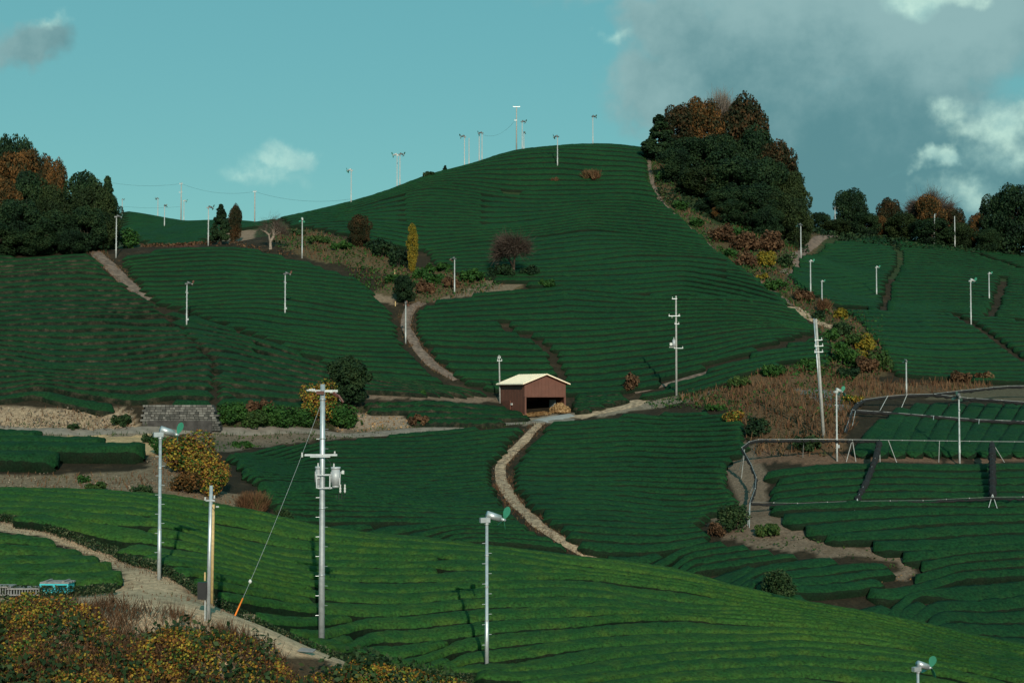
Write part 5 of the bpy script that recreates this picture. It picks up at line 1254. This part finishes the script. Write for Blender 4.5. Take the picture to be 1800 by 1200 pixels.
# ------------------------------------------------------------------ rigid shade net frames
PIPEG = plain('grey_pipe', (.25,.26,.26), .5, .2)
NET = plain('black_shade_net', (.006,.0065,.007), .9, var=.4, scale=6)
def frame(name, label, runs, legs, posts, hgt):
    """runs: pipe lines given by photo pixels of the pipe and the height of the pipe over the soil"""
    P0 = None; runs3 = []
    for (pp_, net, hh) in runs:
        q = []
        for (px, py, Y) in pp_: q.append(Vector(((px-900)/F*Y, Y, Pz(py, Y))))
        runs3.append((q, net))
    b = runs3[0][0][0]; P0 = Vector((b.x, b.y, float(H(b.x, b.y)))); o = empty(name, P0); tag(o, label, 'shade frame')
    for q, net in runs3:
        m = MB(); m.tube([p-P0 for p in q], .026 if net >= 0 else .010, 6); net = abs(net)
        for a, c in zip(q[:-1], q[1:]):
            n = max(1, int((c-a).length/1.9))
            for k in range(n): p = a.lerp(c, k/n)-P0; m.box(p, (.08,.08,.08))
        m.build('rail', PIPEG, o)
        if net:
            m = MB(); rr = random.Random(len(q)); path = []; rad = []
            for a, c in zip(q[:-1], q[1:]):
                n = max(2, int((c-a).length/.35))
                for k in range(n):
                    p = a.lerp(c, k/n)-P0-Vector((0,0,.17+rr.uniform(-.03,.05))); path.append(p+Vector((rr.uniform(-.03,.03),)*3)); rad.append(net*(.55+.6*abs(math.sin(k*1.9))+rr.uniform(-.15,.35)))
            path.append(q[-1]-P0-Vector((0,0,.17))); rad.append(net*.7)
            m.tube(path, rad, 7); m.build('net_roll', NET, o)
    for (a, c) in legs:
        (px, py, Y), (qx, qy) = a, c
        p = Vector(((px-900)/F*Y, Y, Pz(py, Y))); g = Vector(at(qx, qy, Y-14, Y+14))
        MB().tube([p-P0, g-Vector((0,0,.15))-P0], .032, 6).build('leg', POLEW, o)
    return o
YF, YB = 119.3, 131.0
fr = frame('shade_frame', 'front shade net frame of grey pipes with rolled black nets over the right field', [
  ([(1317,882,118.5),(1326,858,121.5),(1328,838,124),(1319,815,126.5),(1303,786,129.2),(1316,776,130.4),(1332,772,131),(1440,771.5,131.2),(1545,773,131.2)], .13, 0),
  ([(1545,773,131.2),(1742,775.5,131.2),(1900,777,131.2)], 0, 0),
  ([(1545,773,131.2),(1537,805,127.5),(1522,842,123.5),(1505,876,119.3)], .27, 0),
  ([(1742,775.5,131.2),(1742,820,125.5),(1742,868,119.6)], .27, 0),
  ([(1317,882,118.5),(1400,884,118.7),(1505,880,119.0),(1620,879,119.0),(1742,873,119.3),(1900,872,119.3)], -.10, 0)],
  [((1505,876,119.3),(1497,915)),((1505,876,119.3),(1517,915)),((1742,868,119.6),(1732,909)),((1742,868,119.6),(1759,909)),((1317,882,118.5),(1317,930)),((1317,882,118.5),(1314,925)),
   ((1328,838,124),(1318,866)),((1328,838,124),(1322,862)),((1308,790,128.8),(1299,826)),((1308,790,128.8),(1303,840)),((1332,772,131),(1322,806)),((1412,772,131.2),(1411,803)),
   ((1497,772,131.2),(1487,811)),((1497,772,131.2),(1505,811)),((1545,773,131.2),(1547,812)),((1560,773,131.2),(1577,812)),((1650,774,131.2),(1650,812)),((1742,776,131.2),(1767,812))], [], 1.9)
fr2 = frame('shade_frame', 'rear shade net frame of grey pipes with rolled black nets below the reddish bank', [
  ([(1497,720,147),(1560,724,146.6),(1620,729,146),(1720,737,145),(1800,740,144.5),(1900,741,144)], .17, 0),
  ([(1518,702,152),(1560,696,153),(1594,693,153.5),(1640,692,154),(1690,686,156),(1770,678,159),(1900,676,160)], .13, 0),
  ([(1640,692,154),(1700,699,153),(1760,703,152),(1800,706,151.5),(1900,708,151)], .16, 0),
  ([(1497,720,147),(1507,708,149.5),(1518,702,152)], .22, 0),
  ([(1497,720,147),(1490,742,142.5),(1484,758,139)], .16, 0)],
  [((1503,722,146.8),(1497,752)),((1594,693,153.5),(1582,720)),((1720,737,145),(1719,765)),((1640,731,145.8),(1640,762)),((1560,696,153),(1545,722))], [], 1.9)

# ------------------------------------------------------------------ crates and odds and ends on the track
CY = plain('turquoise_plastic', (.06, .52, .58), .5, var=.08); GW = plain('grey_weathered_wood', (.23, .22, .215), .85, var=.25, scale=9); GD = plain('grey_plastic', (.16,.17,.175), .6, var=.15)
def flat(px, py, Y=None): x, Y, z = at(px, py, 52, 70); return x, Y, z
x, Y, z = flat(100, 1049)
z += .22; cr = empty('crate', (x, Y, z+.02), -.04); tag(cr, 'turquoise plastic crate at the near end of the row beside the track', 'crate')
m = MB(); wq, hq, dq = 1.28, .40, .8
m.box((0, 0, .07), (wq, dq, .14)); m.box((0, -.0, hq-.03), (wq, dq, .06))
for q in (-wq/2+.06, 0, wq/2-.06): m.box((q, 0, .22), (.12, dq-.02, .26))
m.box((0, .1, .2), (wq-.1, .04, .22)); m.build('body', CY, cr)
x2 = x; bd = empty('board_stack', (x+.02, Y, z+.425), -.04); tag(bd, 'stack of grey weathered boards lying on the turquoise crate', 'boards')
m = MB()
for k in range(3): m.box((.0+.02*k, -.27+k*.27, .035), (1.30, .24, .06))
m.box((-.4, 0, .095), (.10, .8, .05)); m.box((.4, 0, .095), (.10, .8, .05)); m.build('boards', GW, bd)
for px, lb, wq, hq in [(45,'grey plastic pallet between the turquoise crate and the left edge',1.42,.30),(4,'grey slatted pallet cut off by the left edge',1.0,.38)]:
    x, Y, z = flat(px, 1050); p = empty('pallet', (x, Y, z+.14), .03); tag(p, lb, 'pallet')
    m = MB(); m.box((0,0,.03), (wq,.75,.05)); m.box((0,0,hq), (wq,.78,.06)); m.build('deck', GW, p)
    m = MB(); n = int(wq/.11)
    for k in range(n): m.box((-wq/2+.06+k*(wq-.1)/max(n-1,1), -.3, hq/2), (.05,.05,hq-.06))
    m.box((0,.2,hq/2), (wq-.1,.3,hq-.08)); m.build('slats', GD, p)
x, Y, z = at(536, 1150, 55, 66)
m = MB()
for k in range(4): m.tube([(-.35+k*.05, -.1+k*.07, .07+.03*k), (.45+k*.03, -.22+k*.07, .03+.02*k)], .045, 6)
o = m.build('pipe_bundle', GD); o.scale = (.8, .8, .8); o.location = (x, Y, z+.12); tag(o, 'short bundle of grey pipes lying at the track edge left of the big pole', 'pipes')
# little wooden stakes near the upper path
for px, base, top, lb in [(695,538,526,'short pale stake at the top of the upper path'),(694,482,470,'short pale stake under the columnar tree')]:
    x, Y, z = at(px, base); h = .7; o = MB().box((0,0,h/2), (.12,.1,h)).build('stake', WOODY); o.location = (x, Y, z); tag(o, lb, 'stake')
